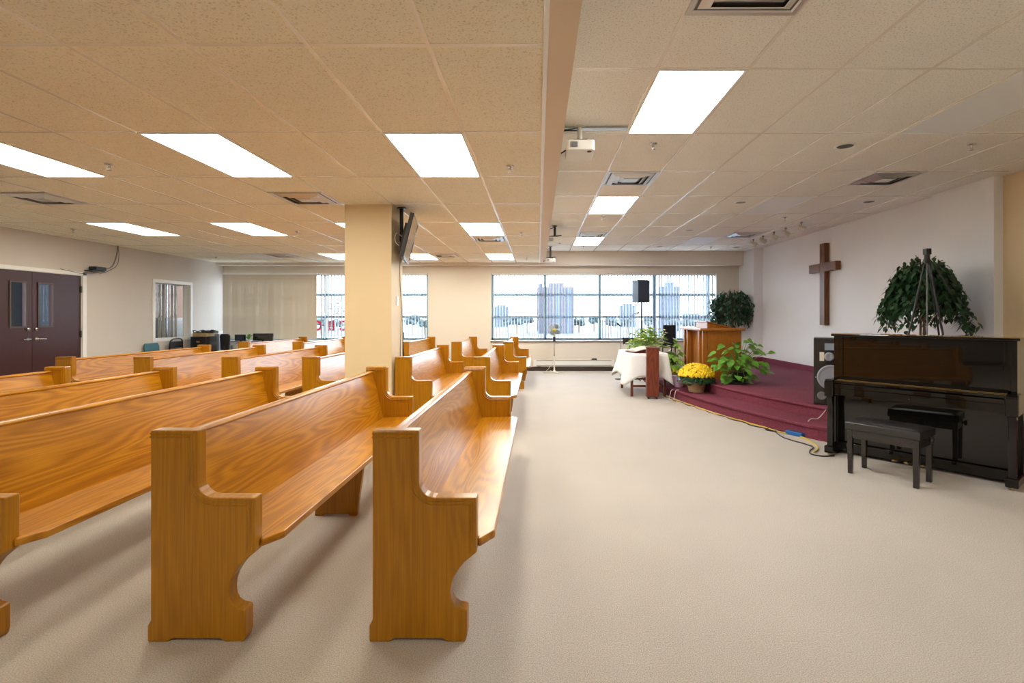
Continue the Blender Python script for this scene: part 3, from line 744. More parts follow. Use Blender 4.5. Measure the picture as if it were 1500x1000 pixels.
MB().box((-.2, -.2, .42), (.2, .22, .5)).build('seat', black, r, .02)
MB().tube([(0, 0, .42), (0, 0, .08)], .025).tube([(0, -.2, .44), (0, -.22, .7)], .018).build('column', blackm, r)
for k in range(5):
    a = 2*PI*k/5
    MB().tube([(0, 0, .09), (.22*math.cos(a), .22*math.sin(a), .06)], .016).ball((.22*math.cos(a), .22*math.sin(a), .03), .03, 8).build('leg', blackm, r)
t = thing('potted_plant', 'small green potted plant between monitors on the desk', 'plant', (-7.26, 12.93, .731))
MB().lathe([(.04, 0), (.055, .1), (.06, .1), (.05, .09), (.001, .085)], 18).build('pot', offw, t)
b = MB()
for k in range(26):
    a = R.uniform(0, 2*PI); b.leaf((0, 0, .09), (math.cos(a)*.5, math.sin(a)*.5, R.uniform(.8, 1.8)), R.uniform(.12, .24), .06, .25)
b.build('foliage', leafM, t)
o = MB().box((-.5, -.05, 0), (.5, .05, .02)).build('keyboard_case', black, None, .004, loc=(-5.75, 13.05, .731)); tag(o, 'long flat black case on the right end of the desk', 'case')

# ------------------------------------------------------------------ baseboard heater and fan
t = thing('baseboard_heater', 'long white baseboard heater under the wide window', 'heater', (.93, YB, .125))
MB().box((-1.05, -.075, 0), (1.05, -.021, .165)).build('casing', white, t, .004)
MB().box((-.97, -.08, .145), (.97, -.074, .157)).build('top_slot', dark, t); MB().box((-.97, -.08, .012), (.97, -.074, .03)).build('bottom_slot', greyp, t)
o = MB().prism([(-.075, 0), (.075, 0), (.055, .04), (-.055, .04)], -.03, .02, 'Y').build('black_adaptor', black, None, .003, loc=(1.46, YB-.05, .291)); tag(o, 'small black device lying on the baseboard heater', 'device')
t = thing('pedestal_fan', 'cream pedestal fan standing before the wide window', 'fan', (.41, 12.95, 0))
b = MB()
for a in (.35, .35+PI/2): b.box((-.28, -.025, 0), (.28, .025, .028), Matrix.Rotation(a, 4, 'Z'))
b.build('base', cream, t, .008)
MB().tube([(0, 0, .02), (0, 0, .42)], .02, 12).lathe([(.04, .025), (.028, .06), (.02, .075)], 16).build('lower_pole', offw, t)
MB().tube([(0, 0, .42), (0, 0, .88)], .014, 12).build('upper_pole', steel, t)
MB().box((-.03, -.03, .78), (.03, .03, .9)).build('control_box', black, t, .006)
MB().lathe([(.001, 0), (.05, .01), (.06, .08), (.05, .14), (.001, .15)], 18, (0, -.04, 1.08), Matrix.Rotation(-PI/2, 3, 'X')).tube([(0, .0, .9), (0, .02, 1.03)], .02).build('motor', offw, t)
b = MB()
for k in range(4):
    a = PI/4+.25+k*PI/2; c = Vector((math.cos(a), 0, math.sin(a))); s2 = Vector((-math.sin(a), 0, math.cos(a))); pts = []
    ol = [(.025, -.02), (.06, -.062), (.115, -.068), (.15, -.03), (.15, .025), (.11, .05), (.06, .035), (.025, .02)]
    f = [c*u+s2*v_+Vector((0, -.075-.25*v_, 1.08)) for u, v_ in ol]; g = [q+Vector((0, .004, 0)) for q in f]; n = len(f)
    b.add(f+g, [list(range(n)), list(range(n, 2*n))[::-1]]+[[i, n+i, n+(i+1) % n, (i+1) % n] for i in range(n)])
b.build('blades', blade, t)
MB().lathe([(.001, 0), (.045, .004), (.045, .02), (.001, .02)], 20, (0, -.075, 1.08), Matrix.Rotation(-PI/2, 3, 'X')).lathe([(.001, 0), (.042, 0), (.04, .012), (.001, .016)], 20, (0, -.115, 1.08), Matrix.Rotation(PI/2, 3, 'X')).build('hub', yellowhub, t)
b = MB()
for yy in (-.075,):
    b.tube([(.172*math.cos(2*PI*k/32), yy, 1.08+.172*math.sin(2*PI*k/32)) for k in range(33)], .004, 6)
for k in range(36):
    a = 2*PI*k/36; c = Vector((math.cos(a), 0, math.sin(a)))
    b.tube([Vector((0, -.118, 1.08))+c*.045, Vector((0, -.112, 1.08))+c*.13, Vector((0, -.075, 1.08))+c*.172, Vector((0, -.03, 1.08))+c*.13, Vector((0, -.025, 1.08))+c*.05], .0012, 4, False)
b.build('cage', shieldM, t)
o = MB().tube(sm([(.40, 12.97, .32), (.33, 12.98, .18), (.22, 12.98, .05), (.15, 13.05, .012), (.05, 13.2, .012)]), .006).build('fan_cord', cream); tag(o, 'pale cord hanging from the pedestal fan to the floor', 'cord')

# ------------------------------------------------------------------ stage
A_, M_, B_ = Vector((2.335, 9.16)), Vector((2.665, 7.40)), Vector((3.225, 5.827))
def circ(a, b_, c):
    d = 2*(a.x*(b_.y-c.y)+b_.x*(c.y-a.y)+c.x*(a.y-b_.y)); s2 = lambda p: p.x**2+p.y**2
    u = Vector(((s2(a)*(b_.y-c.y)+s2(b_)*(c.y-a.y)+s2(c)*(a.y-b_.y))/d, (s2(a)*(c.x-b_.x)+s2(b_)*(a.x-c.x)+s2(c)*(b_.x-a.x))/d))
    return u, (u-a).length
CC, RR = circ(A_, M_, B_)
PN = Vector((.772, .636)); PD = Vector((.636, -.772)); P0 = Vector((2.945, 5.30)); CUT = PN.dot(P0)+.57
def stage_poly(r):
    pts = []; a = 0
    for k in range(2400):
        y = 12.1-k*.004
        dx = math.sqrt(max(0, r*r-(y-CC.y)**2)); x = CC.x-dx
        if PN.dot(Vector((x, y))) < CUT: break
        if k % 40 == 0: pts.append((x, y))
    pts.append((x, y)); tt = (5.365-x)/PD.x
    yend = y+PD.y*tt
    pts += [(5.365, yend), (5.365, 7.035), (5.445, 7.035), (5.445, 12.485), (5.22, 12.485), (5.22, 13.375), (4.4, 13.375)]
    return pts
st = thing('stage_platform', 'low curved stage in burgundy carpet with two steps', 'stage')
MB().prism(stage_poly(RR), .001, .125).build('lower_riser', burg, st)
MB().prism(stage_poly(RR+.022), .122, .165).build('lower_step', burg, st, .014, 3)
MB().prism(stage_poly(RR-.40), .165, .285).build('upper_riser', burg, st)
MB().prism(stage_poly(RR-.38), .282, .32).build('stage_floor', burg, st, .014, 3)
struct(MB().box((5.425, 7.03, .32), (5.449, 12.485, .43)).box((5.20, 12.47, .32), (5.425, 12.49, .43)).build('baseboard_stage', burg))

# ------------------------------------------------------------------ communion table and what stands on it
TZ = .75
t = thing('communion_table', 'dark wood table under a white cloth beside the stage', 'table', (1.955, 9.68, 0))
tw, tl = .31, .56
MB().box((-tw-.03, -tl-.05, .715), (tw+.03, tl+.05, .745)).build('tabletop', redwood, t, .004)
for x in (-tw+.02, tw-.02):
    for y in (-tl+.02, tl-.02): MB().box((x-.022, y-.022, 0), (x+.022, y+.022, .715)).build('leg', redwood, t, .003)
for y in (-tl+.02, tl-.02): MB().box((-tw+.03, y-.012, .165), (tw-.03, y+.012, .2)).build('stretcher', redwood, t)
MB().box((-tw+.02, -tl+.03, .62), (tw-.02, tl-.03, .714)).build('apron', redwood, t)
b = MB(); n = 96; per = []
X_, Y_ = tw+.035, tl+.055
for k in range(n):
    a = 2*PI*(k+.5)/n; c, s2 = math.cos(a), math.sin(a)
    m = max(abs(c)/X_, abs(s2)/Y_); per.append((c/m, s2/m))
rows = 9; vs = []; 
for j in range(rows+1):
    f = j/rows
    for k, (x, y) in enumerate(per):
        ex, ey = abs(x)/X_, abs(y)/Y_; corner = max(0, min(ex, ey)-.55)/.45
        drop = .40+.16*corner**1.5; wav = .018*math.sin(k*1.15)+.012*math.sin(k*2.3+1)
        sgx = (1 if x > 0 else -1) if ex > .999 else (x/X_)*corner; sgy = (1 if y > 0 else -1) if ey > .999 else (y/Y_)*corner
        out = (.004+.16*f**1.1*(.35+.65*corner)+wav*f)
        kx = 1.15 if x < 0 else .55
        vs.append((x+sgx*out*kx, y+sgy*out*.8, .757-.004*(j > 0)-drop*f))
fs = [(j*n+k, j*n+(k+1) % n, (j+1)*n+(k+1) % n, (j+1)*n+k) for j in range(rows) for k in range(n)]
b.add(vs, [f[::-1] for f in fs], True); b.add(vs[:n], [list(range(n))])
o = b.build('tablecloth', cloth, None, loc=(1.955, 9.68, 0)); tag(o, 'white lace cloth draped over the table beside the stage', 'tablecloth')
sd = o.modifiers.new('thick', 'SOLIDIFY'); sd.thickness = .002; sd.offset = 1
t = thing('open_book', 'large open book with dark red cover on the white cloth', 'book', (1.83, 9.38, .762), .25)
Mb = Matrix.Rotation(-.22, 4, 'Y')
MB().box((-.14, -.19, .0), (.15, .19, .02)).prism([(-.14, .018), (.15, .018), (.15, .085)], -.15, .15, 'Y').build('stand', maroon, t, .003)
MB().box((-.17, -.2, .046), (.15, .2, .056), Mb).build('cover', maroon, t, .002)
b = MB()
for sg in (-1, 1):
    pr = [(0, .057), (.02, .075), (.08, .082), (.15, .078), (.185, .066), (.185, .057)]
    b.prism([(sg*p, q) for p, q in pr], -.14, .15, 'X', Mb)
b.build('pages', paper, t)
# flower arrangement
t = thing('flower_arrangement', 'bushy arrangement of pale green and white flowers on the table', 'flowers', (2.12, 9.92, .7595))
MB().lathe([(.07, 0), (.09, .05), (.08, .1), (.07, .09), (.001, .08)], 18).build('bowl', offw, t)
bl_, by, bw, bs = MB(), MB(), MB(), MB()
for k in range(260):
    a = R.uniform(0, 2*PI); el = math.asin(R.uniform(-.1, 1)); rr = R.uniform(.08, .31)
    d = Vector((math.cos(a)*math.cos(el), math.sin(a)*math.cos(el), math.sin(el)*1.0)); p = Vector((0, 0, .1))+Vector((d.x*1.2, d.y, d.z))*rr
    bl_.leaf(p, d+Vector((R.uniform(-.6, .6), R.uniform(-.6, .6), R.uniform(-.2, .4))), R.uniform(.07, .13), .05, .4)
    if k % 3 == 0:
        q = p+d*.06
        for m in range(6): 
            aa = 2*PI*m/6; by.leaf(q, d*.6+Vector((math.cos(aa), math.sin(aa), .3)), .068, .05, .2)
    if k % 4 == 0:
        q = p+d*.09+Vector((.03, 0, .02))
        for m in range(6):
            aa = 2*PI*m/6; bw.leaf(q, d*.7+Vector((math.cos(aa), math.sin(aa), .2)), .05, .034, .2)
    if k % 5 == 0: bs.tube([(0, 0, .08), p+d*.05], .003, 5)
bs.build('stems', stemM, t); bl_.build('foliage', leafB, t); by.build('blossom', leafY, t)['kind'] = 'stuff'; bw.build('white_blossom', whiteF, t)['kind'] = 'stuff'
# tall box
t = thing('wooden_box_stand', 'tall narrow red-brown wooden box on casters before the table', 'box', (1.975, 8.90, 0), -.12)
MB().box((-.105, -.09, .04), (.105, .09, .885)).build('body', redwood, t, .006)
MB().box((-.111, -.096, .872), (.111, .096, .89)).build('top', redwood, t, .004)
MB().box((-.112, -.05, .72), (-.1045, -.01, .79)).build('label_plate', paper, t)
for x in (-.07, .07):
    for y in (-.055, .055): MB().tube([(x-.012, y, .02), (x+.012, y, .02)], .02, 12).box((x-.008, y-.012, .02), (x+.008, y+.012, .042)).build('caster', black, t)

# ------------------------------------------------------------------ stands, chair and speaker by the window
def mic_stand(label, x, y, h, boom):
    r = thing('microphone_stand', label, 'microphone stand', (x, y, 0))
    MB().lathe([(.001, 0), (.13, .004), (.13, .014), (.03, .026), (.015, .03)], 24).build('base', blackm, r)
    MB().tube([(0, 0, .02), (0, 0, h)], .009, 8).build('pole', shieldM, r)
    if boom:
        MB().tube(sm([(0, 0, h), (.01, 0, h+.08), (.06, 0, h+.16), (.13, 0, h+.22), (.16, 0, h+.23)]), .008, 8).build('gooseneck', greyp, r); q = Vector((.16, 0, h+.23)); d = Vector((.07, 0, .02))
    else: q = Vector((0, 0, h)); d = Vector((-.06, -.03, .04))
    MB().tube([q, q+d*.6, q+d, q+d*1.5], [.012, .013, .022, .018], 10).build('microphone', black, r)
p = at(909, 540, 11.6); mic_stand('short grey microphone stand before the window, left of the music stand', p.x, 11.6, 1.20, False)
p = at(920, 540, 12.2); mic_stand('taller microphone stand with bent gooseneck behind the music stand', p.x, 12.2, 1.25, True)
p = at(923, 540, 11.2)
t = thing('music_stand', 'black music stand behind the white cloth table', 'music stand', (p.x, 11.2, 0))
MB().box((-.16, -.004, -.07), (.16, .004, .09), Matrix.Translation((0, 0, .87))@Matrix.Rotation(-.5, 4, 'X')).box((-.16, -.06, .795), (.16, -.02, .80)).build('desk', satin, t)
MB().tube([(0, 0.02, .15), (0, 0.02, .86)], .011).build('pole', blackm, t)
for k in range(3):
    a = 2*PI*k/3; MB().tube([(0, .02, .2), (.24*math.cos(a), .02+.24*math.sin(a), .01)], .01).build('leg', blackm, t)
p = at(940, 540, 12.85)
t = thing('speaker_stand', 'black tripod pole stand carrying the loudspeaker before the window', 'stand', (p.x, 12.85, 0))
MB().tube([(0, 0, .2), (0, 0, 1.76)], .021, 10).build('pole', blackm, t)
MB().lathe([(.03, .98), (.035, 1.0), (.035, 1.06), (.02, 1.08)], 14).ball((.05, -.02, 1.04), .025, 8).build('collar', blackm, t)
for k in range(3):
    a = 2*PI*k/3+.5; MB().tube([(0, 0, .75), (.36*math.cos(a), .36*math.sin(a), .012)], .011).tube([(0, 0, .28), (.2*math.cos(a), .2*math.sin(a), .34)], .008).build('leg', blackm, t)
t = thing('loudspeaker', 'black loudspeaker on its pole stand before the wide window', 'loudspeaker', (p.x-.04, 12.85, 1.762), .38)
bodyM = plain('speaker_vinyl', (.035, .05, .075), .45, var=.05)
MB().prism([(-.165, -.17), (.165, -.17), (.12, .15), (-.12, .15)], .0, .555).build('cabinet', bodyM, t, .012, 2)
MB().box((-.152, -.178, .03), (.152, -.168, .525)).build('grille', bodyM, t, .004)
MB().box((.1, -.186, .28), (.115, -.178, .29)).build('badge', steel, t)
p = at(977, 540, 11.6)
t = thing('padded_chair', 'black chair back standing behind the flowers on the table', 'chair', (p.x, 11.6, .321), 0)
MB().box((-.16, -.2, .42), (.16, .16, .48)).build('seat', matte, t, .02)
MB().box((-.14, -.26, .40), (.14, -.21, .90), Matrix.Rotation(-.02, 4, 'X')).build('backrest', matte, t, .02)
for x in (-.14, .14):
    for y in (-.18, .14): MB().tube([(x, y, .43), (x, y*1.1, 0)], .012).build('leg', blackm, t)
MB().tube([(-.1, -.24, .62), (-.1, -.19, .45)], .012).tube([(.1, -.24, .62), (.1, -.19, .45)], .012).build('back_frame', blackm, t)

# ------------------------------------------------------------------ plants on the stage
def leafy(label, loc, pot_r, pot_h, potm, leaf_mat, n, Lr, Wr, spread, hgt, seed, name='potted_plant', low=.0, stretch=(1, 1), heart=True):
    rr = random.Random(seed); r = thing(name, label, 'plant', loc)
    MB().lathe([(pot_r*1.12, 0), (pot_r*1.2, .012), (pot_r*1.2, .028), (pot_r*.95, .03)], 26).build('saucer', potm, r)
    MB().lathe([(pot_r*.75, .03), (pot_r*.95, pot_h*.9), (pot_r, pot_h*.9), (pot_r, pot_h), (pot_r*.9, pot_h), (pot_r*.88, pot_h*.9)], 26).build('pot', potm, r)
    MB().lathe([(.001, pot_h*.9), (pot_r*.9, pot_h*.88)], 20).build('soil', soil, r)
    bs, bl = MB(), MB()
    for k in range(n):
        a = rr.uniform(0, 2*PI); u = rr.random()**.7; h = pot_h+hgt*rr.uniform(low, 1)*(1.1-.55*u)
        d = Vector((math.cos(a)*spread*u*stretch[0], math.sin(a)*spread*u*stretch[1], 0)); e_ = Vector((0, 0, h))+d
        s0 = Vector((d.x*.15, d.y*.15, pot_h*.9)); mid = (s0+e_)/2+Vector((0, 0, .08))
        bs.tube(sm([s0, mid, e_], 4), .0035, 5, False)
        dd = Vector((d.x, d.y, 0)).normalized()*.8+Vector((rr.uniform(-.4, .4), rr.uniform(-.5, .1), rr.uniform(-.5, .35)))
        prof = (.35, .95, 1., .85, .5, 0.) if heart else (0, .7, 1, .75, .35, 0)
        bl.leaf(e_, dd, rr.uniform(*Lr), rr.uniform(*Wr), .35, .18, prof, Vector((rr.uniform(-.3, .3), -.5, 1)))
    bs.build('stems', stemM, r); bl.build('foliage', leaf_mat, r)
    return r
leafy('leafy vine plant in a black pot at the stage edge before the pulpit', (3.29, 8.42, .321), .135, .20, black, leafM, 115, (.09, .15), (.075, .125), .47, .56, 3, 'vine_plant', -.3, (1, .5))
leafy('bright green leafy plant between flowers and pulpit', (2.57, 9.78, .166), .10, .16, black, leafB, 80, (.10, .15), (.08, .12), .19, .68, 5, 'leafy_plant', .05, (.6, 1))
p = (2.63, 8.56, .166)
t = thing('yellow_chrysanthemum', 'round pot of yellow chrysanthemums on the lower step', 'flowers', p)
MB().lathe([(.115, 0), (.125, .02), (.155, .15), (.175, .17), (.15, .155), (.001, .13)], 26).build('pot_wrap', kraft, t)
b = MB()
for k in range(7):
    a = 2*PI*k/7+.3; b.leaf((.13*math.cos(a), .13*math.sin(a), .13), (math.cos(a), math.sin(a), .15), .1, .11, .35, .3, (.8, 1, 1, .7, .2))
b.build('wrap_corner', kraft, t)
b, f_ = MB(), MB()
b.ball((0, 0, .25), .2, 12, (1.25, 1.25, .6))
for k in range(260):
    a = R.uniform(0, 2*PI); el = R.uniform(-.35, .5); d = Vector((math.cos(a)*math.cos(el), math.sin(a)*math.cos(el), math.sin(el)))
    b.leaf(Vector((d.x*.25, d.y*.25, .24+d.z*.12)), d+Vector((0, 0, -.2)), .075, .04, .4)
for k in range(330):
    z = 1-(k+.5)/330*.86; a = k*2.39996; rr_ = math.sqrt(max(0, 1-z*z)); d = Vector((math.cos(a)*rr_, math.sin(a)*rr_, z))
    q = Vector((d.x*.29, d.y*.29, .24+d.z*.22))+Vector((R.uniform(-.01, .01), R.uniform(-.01, .01), R.uniform(-.008, .012)))
    M = d.to_track_quat('Z', 'Y').to_matrix()
    f_.lathe([(.001, .012), (.012, .014), (.022, .006), (.024, .001), (.001, -.004)], 8, q, M)
b.build('foliage', leafD, t); f_.build('blooms', yellowF, t)
p = at(991, 540, 9.05)
t = thing('wrapped_plant', 'lilac paper wrapped plant half hidden behind the yellow chrysanthemums', 'plant', (2.50, 9.15, .166))
MB().lathe([(.07, 0), (.09, .08), (.13, .19), (.15, .22), (.12, .18), (.001, .12)], 14).build('pot_wrap', lilac, t)
b, f_ = MB(), MB()
for k in range(40):
    a = R.uniform(0, 2*PI); d = Vector((math.cos(a), math.sin(a), R.uniform(.2, 1.6))); b.leaf((0, 0, .15), d, R.uniform(.12, .2), .06, .3)
    if k % 4 == 0: f_.ball(Vector((0, 0, .15))+d.normalized()*.17, .02, 6)
b.build('foliage', leafM, t); f_.build('blooms', yellowF, t)

# weeping / ficus trees
def ficus(label, loc, zc, rx, ry, rz, n, L, W, seed, weep, lim):
    rr = random.Random(seed); r = thing('ficus_tree', label, 'tree', loc)
    MB().lathe([(.12, 0), (.15, .24), (.165, .25), (.165, .28), (.14, .28), (.13, .25), (.001, .24)], 24).build('pot', darkbr, r)
    b = MB()
    for k in range(3):
        a = 2*PI*k/3; b.tube(sm([(.03*math.cos(a), .03*math.sin(a), .24), (.03*math.cos(a+2), .03*math.sin(a+2), zc*.5), (.04*math.cos(a+4), .04*math.sin(a+4), zc)], 5), [.014]*11, 7)
    b.build('trunk', trunkM, r)
    bl, bb = MB(), MB()
    for k in range(n):
        a = rr.uniform(0, 2*PI); el = math.asin(rr.uniform(-.75 if not weep else -.15, 1)); q = rr.uniform(.72, 1.0)
        d = Vector((math.cos(a)*math.cos(el), math.sin(a)*math.cos(el), math.sin(el)))
        p0 = Vector((d.x*rx*q, d.y*ry*q, zc+d.z*rz*q))
        if k % 8 == 0: bb.tube(sm([(0, 0, zc*.82), (d.x*rx*.4, d.y*ry*.4, zc+d.z*rz*.5+.06), p0], 3), .004, 5, False)
        m = 5 if not weep else rr.randint(6, 14)
        hang = Vector((d.x*.35, d.y*.35, -1)) if weep else Vector((d.x, d.y, d.z*.3-.55))
        q0 = p0
        for j in range(m):
            q0 = q0+hang.normalized()*L*.55+Vector((rr.uniform(-.3, .3), rr.uniform(-.3, .3), 0))*L*.5
            dd = Vector((rr.uniform(-1, 1), rr.uniform(-1, 1), -.55))
            bl.leaf(q0, dd, L*rr.uniform(.8, 1.2), W*rr.uniform(.8, 1.2), .3, .2, (.05, .7, 1., .8, .4, 0.))
    lx, ly = lim[0]-loc[0], lim[1]-loc[1]
    for m_ in (bb, bl): m_.v = [(min(x, lx-.25*max(0, min(.1, x-lx))), min(y, ly), z) for x, y, z in m_.v]
    bb.build('branches', trunkM, r); bl.build('foliage', leafD, r)
    return r
ficus('dark green ficus tree in the far corner of the stage behind the pulpit', (4.80, 12.75, .321), 1.36, .36, .34, .46, 330, .09, .05, 11, False, (5.20, 13.33))
ficus('wide weeping ficus tree behind the piano', (4.82, 6.45, .321), 1.50, .33, .33, .40, 300, .080, .044, 12, True, (5.345, 99))
# camera tripod behind the piano
t = thing('tripod', 'tall black camera tripod standing before the weeping ficus', 'tripod', (4.44, 5.88, .321))
MB().box((-.03, -.03, 1.80), (.03, .03, 1.87)).lathe([(.022, 1.70), (.03, 1.72), (.03, 1.80)], 12).build('head', black, t, .005)
MB().tube([(0, 0, .75), (0, 0, 1.72)], .008, 10).build('center_column', greyp, t)
for k, a in enumerate((2.9, -1.35, .3)):
    d = Vector((math.cos(a), math.sin(a), 0))
    MB().tube([d*.03+Vector((0, 0, 1.68)), d*.17+Vector((0, 0, .95))], .011, 8).tube([d*.165+Vector((0, 0, 1.0)), d*.34+Vector((0, 0, .005))], .010, 8).build('leg', blackm, t)
    MB().tube([d*.13+Vector((0, 0, 1.15)), Vector((0, 0, .98))], .004, 6).build('brace', steel, t)
MB().tube([(.02, -.02, 1.74), (.1, -.12, 1.5), (.14, -.16, 1.35)], .008, 8).build('pan_handle', black, t)

# ------------------------------------------------------------------ pulpit
t = thing('pulpit', 'wide oak pulpit with sloped reading top and columns on the stage', 'pulpit', (3.2, 9.55, .321))
hx, hy, H = .335, .60, .875
MB().box((-hx+.08, -hy, .0), (hx, -hy+.03, H-.03)).build('side_panel', oakX, t, .003)
MB().box((-hx+.08, hy-.03, .0), (hx, hy, H-.03)).build('side_panel', oakX, t, .003)
MB().box((-hx+.10, -hy+.03, .0), (-hx+.125, hy-.03, H-.03)).build('front_panel', oakX, t)
for y in (-hy+.03, -hy+.24, hy-.24, hy-.03):
    MB().box((-hx, y-.035, .06), (-hx+.075, y+.035, H-.03)).build('column', oakX, t, .006)
MB().box((-hx-.02, -hy-.02, 0), (hx+.005, hy+.02, .06)).build('plinth', oakX, t, .006)
MB().box((-hx-.06, -hy-.05, H-.03), (hx+.05, hy+.05, H+.012)).build('top_slab', oakX, t, .008)
MB().prism([(-.17, H+.012), (.23, H+.012), (.23, H+.02), (-.17, H+.115)], -.33, .33, 'Y').build('reading_desk', oakX, t, .003)
MB().box((-.205, -.36, 0), (.245, .36, .014), Matrix.Translation((0, 0, H+.078))@Matrix.Rotation(math.atan2(.095, .40), 4, 'Y')).build('desk_lid', oakX, t, .003)
MB().tube(sm([(-.13, -.02, H+.11), (-.11, -.02, H+.2), (-.03, -.02, H+.27), (.06, -.02, H+.31)]), .006, 8).tube([(.06, -.02, H+.31), (.11, -.02, H+.325)], .011, 10).build('microphone', black, t)

# ------------------------------------------------------------------ cross
t = thing('hanging_cross', 'large brown wooden cross hung on the white stage wall', 'cross', (XE-.002, 9.715, 1.254))
MB().box((-.096, -.08, 0), (0, .08, 1.535)).build('upright', crosswood, t, .004)
MB().box((-.100, -.45, 1.005), (-.004, -.081, 1.165)).box((-.100, .081, 1.005), (-.004, .46, 1.165)).build('crossbar', wood('cross_bar_wood', 'Y', (.22, .09, .035), (.11, .042, .018), .45, .1), t, .004)

# ------------------------------------------------------------------ PA speaker behind the piano
p = on_z(1192, 592, .32)
t = thing('pa_speaker', 'black floor loudspeaker on the stage, half hidden by the piano', 'loudspeaker', (p.x+.167, p.y-.088, .321), -.5)
MB().box((-.19, 0, 0), (.19, .33, .825)).build('cabinet', black, t, .008)
MB().box((-.172, -.006, .02), (.172, .001, .805)).build('baffle', satin, t, .003)
RX = Matrix.Rotation(PI/2, 3, 'X')
MB().lathe([(.150, .004), (.155, .010), (.14, .014), (.125, .006), (.05, -.02), (.001, -.012)], 32, (.0, -.006, .345), RX).build('woofer', cone, t)
MB().lathe([(.045, .004), (.052, .010), (.04, .012), (.036, -.01), (.001, -.02)], 24, (-.10, -.006, .115), RX).build('port_ring', greyp, t)
MB().lathe([(.05, .004), (.055, .01), (.04, .012), (.001, .004)], 24, (-.02, -.006, .60), RX).build('tweeter', cone, t)
MB().box((-.07, -.014, .68), (.07, -.006, .765)).build('horn', bluebox, t, .004)
MB().box((-.125, -.009, .545), (-.075, -.006, .655)).build('sticker', paper, t)
MB().box((-.172, -.0075, .335), (-.16, -.006, .345)).build('badge', steel, t)

# ------------------------------------------------------------------ piano
ang = math.atan2(PD.y, PD.x)
pn = thing('upright_piano', 'glossy black upright piano with closed lid before the stage', 'piano', (P0.x, P0.y, 0), ang)
PLn, PH = 1.475, 1.245                    # local x along the front, y towards the back
MB().box((.03, .16, .0), (.07, .54, PH-.03)).build('side', lacq, pn, .004)
MB().box((PLn-.07, .16, .0), (PLn-.03, .54, PH-.03)).build('side', lacq, pn, .004)
MB().box((.01, .135, PH-.032), (PLn-.01, .56, PH-.008)).build('lid', lacq, pn, .006)
MB().box((.012, .133, PH-.006), (PLn-.012, .15, PH-.001)).build('lid_hinge', brass, pn)
MB().box((.07, .172, .79), (PLn-.07, .195, PH-.032)).build('upper_panel', lacq, pn, .002)
for x in (.07, PLn-.115): MB().box((x, .160, .79), (x+.045, .20, PH-.032)).build('stile', lacq, pn, .003)
MB().box((.085, .02, .742), (PLn-.085, .172, .768)).prism([(.10, .768), (.172, .768), (.172, .80), (.155, .80)], .085, PLn-.085, 'X').build('fallboard', lacq, pn, .006)
MB().box((.085, .095, .770), (PLn-.085, .103, .775)).build('fallboard_hinge', brass, pn)
MB().box((.085, .012, .695), (PLn-.085, .04, .735)).build('key_slip', lacq, pn, .005)
MB().box((.03, .02, .62), (PLn-.03, .3, .695)).build('key_bed', lacq, pn, .004)
for x in (.0, PLn-.085):
    MB().prism([(-.012, .60), (.20, .60), (.20, .775), (.02, .775), (-.012, .755)], x, x+.085, 'X').build('arm', lacq, pn, .010, 3)
    MB().prism([(.02, .09), (.075, .09), (.075, .60), (.005, .60), (.03, .5)], x+.015, x+.07, 'X').box((x+.01, .3, 0), (x+.075, .34, .6)).build('leg', lacq, pn, .006)
    MB().box((x, -.01, .022), (x+.085, .30, .095)).build('toe_block', lacq, pn, .008)
    MB().tube([(x+.03, .02, .016), (x+.055, .02, .016)], .016, 14).build('caster', brass, pn)
MB().box((.07, .185, .13), (PLn-.07, .205, .62)).build('lower_panel', lacq, pn, .002)
MB().box((.07, .165, .03), (PLn-.07, .21, .12)).build('bottom_rail', lacq, pn, .004)
MB().box((.07, .50, .02), (PLn-.07, .53, PH-.04)).build('back_frame', satin, pn)
for x in (.60, .70, .83):
    MB().box((x-.012, .09, .055), (x+.012, .17, .066)).ball((x, .06, .06), .03, 10, (.85, 1.7, .35)).build('pedal', brass, pn)
MB().lathe([(.001, 0), (.006, .002), (.001, .006)], 10, (.73, .012, .66), RX).build('lock', brass, pn)

# ------------------------------------------------------------------ piano bench
FLp, FRp = Vector((2.814, 4.671)), Vector((3.088, 4.22))
bd = (FRp-FLp); bang = math.atan2(-.815, .58)
pb = thing('piano_bench', 'black leather padded bench before the piano', 'bench', (2.80, 4.675, 0), bang)
BL, BD = .555, .325
for x in (0, BL-.045):
    for y in (0, BD-.045):
        MB().add([(x+.006*(1 if x == 0 else 0), y+.004, 0), (x+.04, y+.004, 0), (x+.04, y+.04, 0), (x+.006, y+.04, 0), (x, y, .40), (x+.045, y, .40), (x+.045, y+.045, .40), (x, y+.045, .40)],
                 [(3, 2, 1, 0), (4, 5, 6, 7), (0, 1, 5, 4), (1, 2, 6, 5), (2, 3, 7, 6), (3, 0, 4, 7)]).build('leg', satin, pb, .003)
b = MB().box((.01, .006, .325), (BL-.01, .024, .40)).box((.01, BD-.024, .325), (BL-.01, BD-.006, .40)).box((.004, .02, .325), (.022, BD-.02, .40)).box((BL-.022, .02, .325), (BL-.004, BD-.02, .40))
b.build('apron', satin, pb, .002)
b = MB(); nx_, ny_ = 24, 14; vs = []
btn = [(BL*(i+.5)/4, BD*(j+.5)/2) for i in range(4) for j in range(2)]
for j in range(ny_+1):
    for i in range(nx_+1):
        x, y = -.012+(BL+.024)*i/nx_, -.012+(BD+.024)*j/ny_
        e1 = min(i, nx_-i)/2.5; e2 = min(j, ny_-j)/2.5; z = .465+.02*min(1, e1)**.5*min(1, e2)**.5
        for bx_, by_ in btn: z -= .014*math.exp(-((x-bx_)**2+(y-by_)**2)/.0006)
        vs.append((x, y, z))
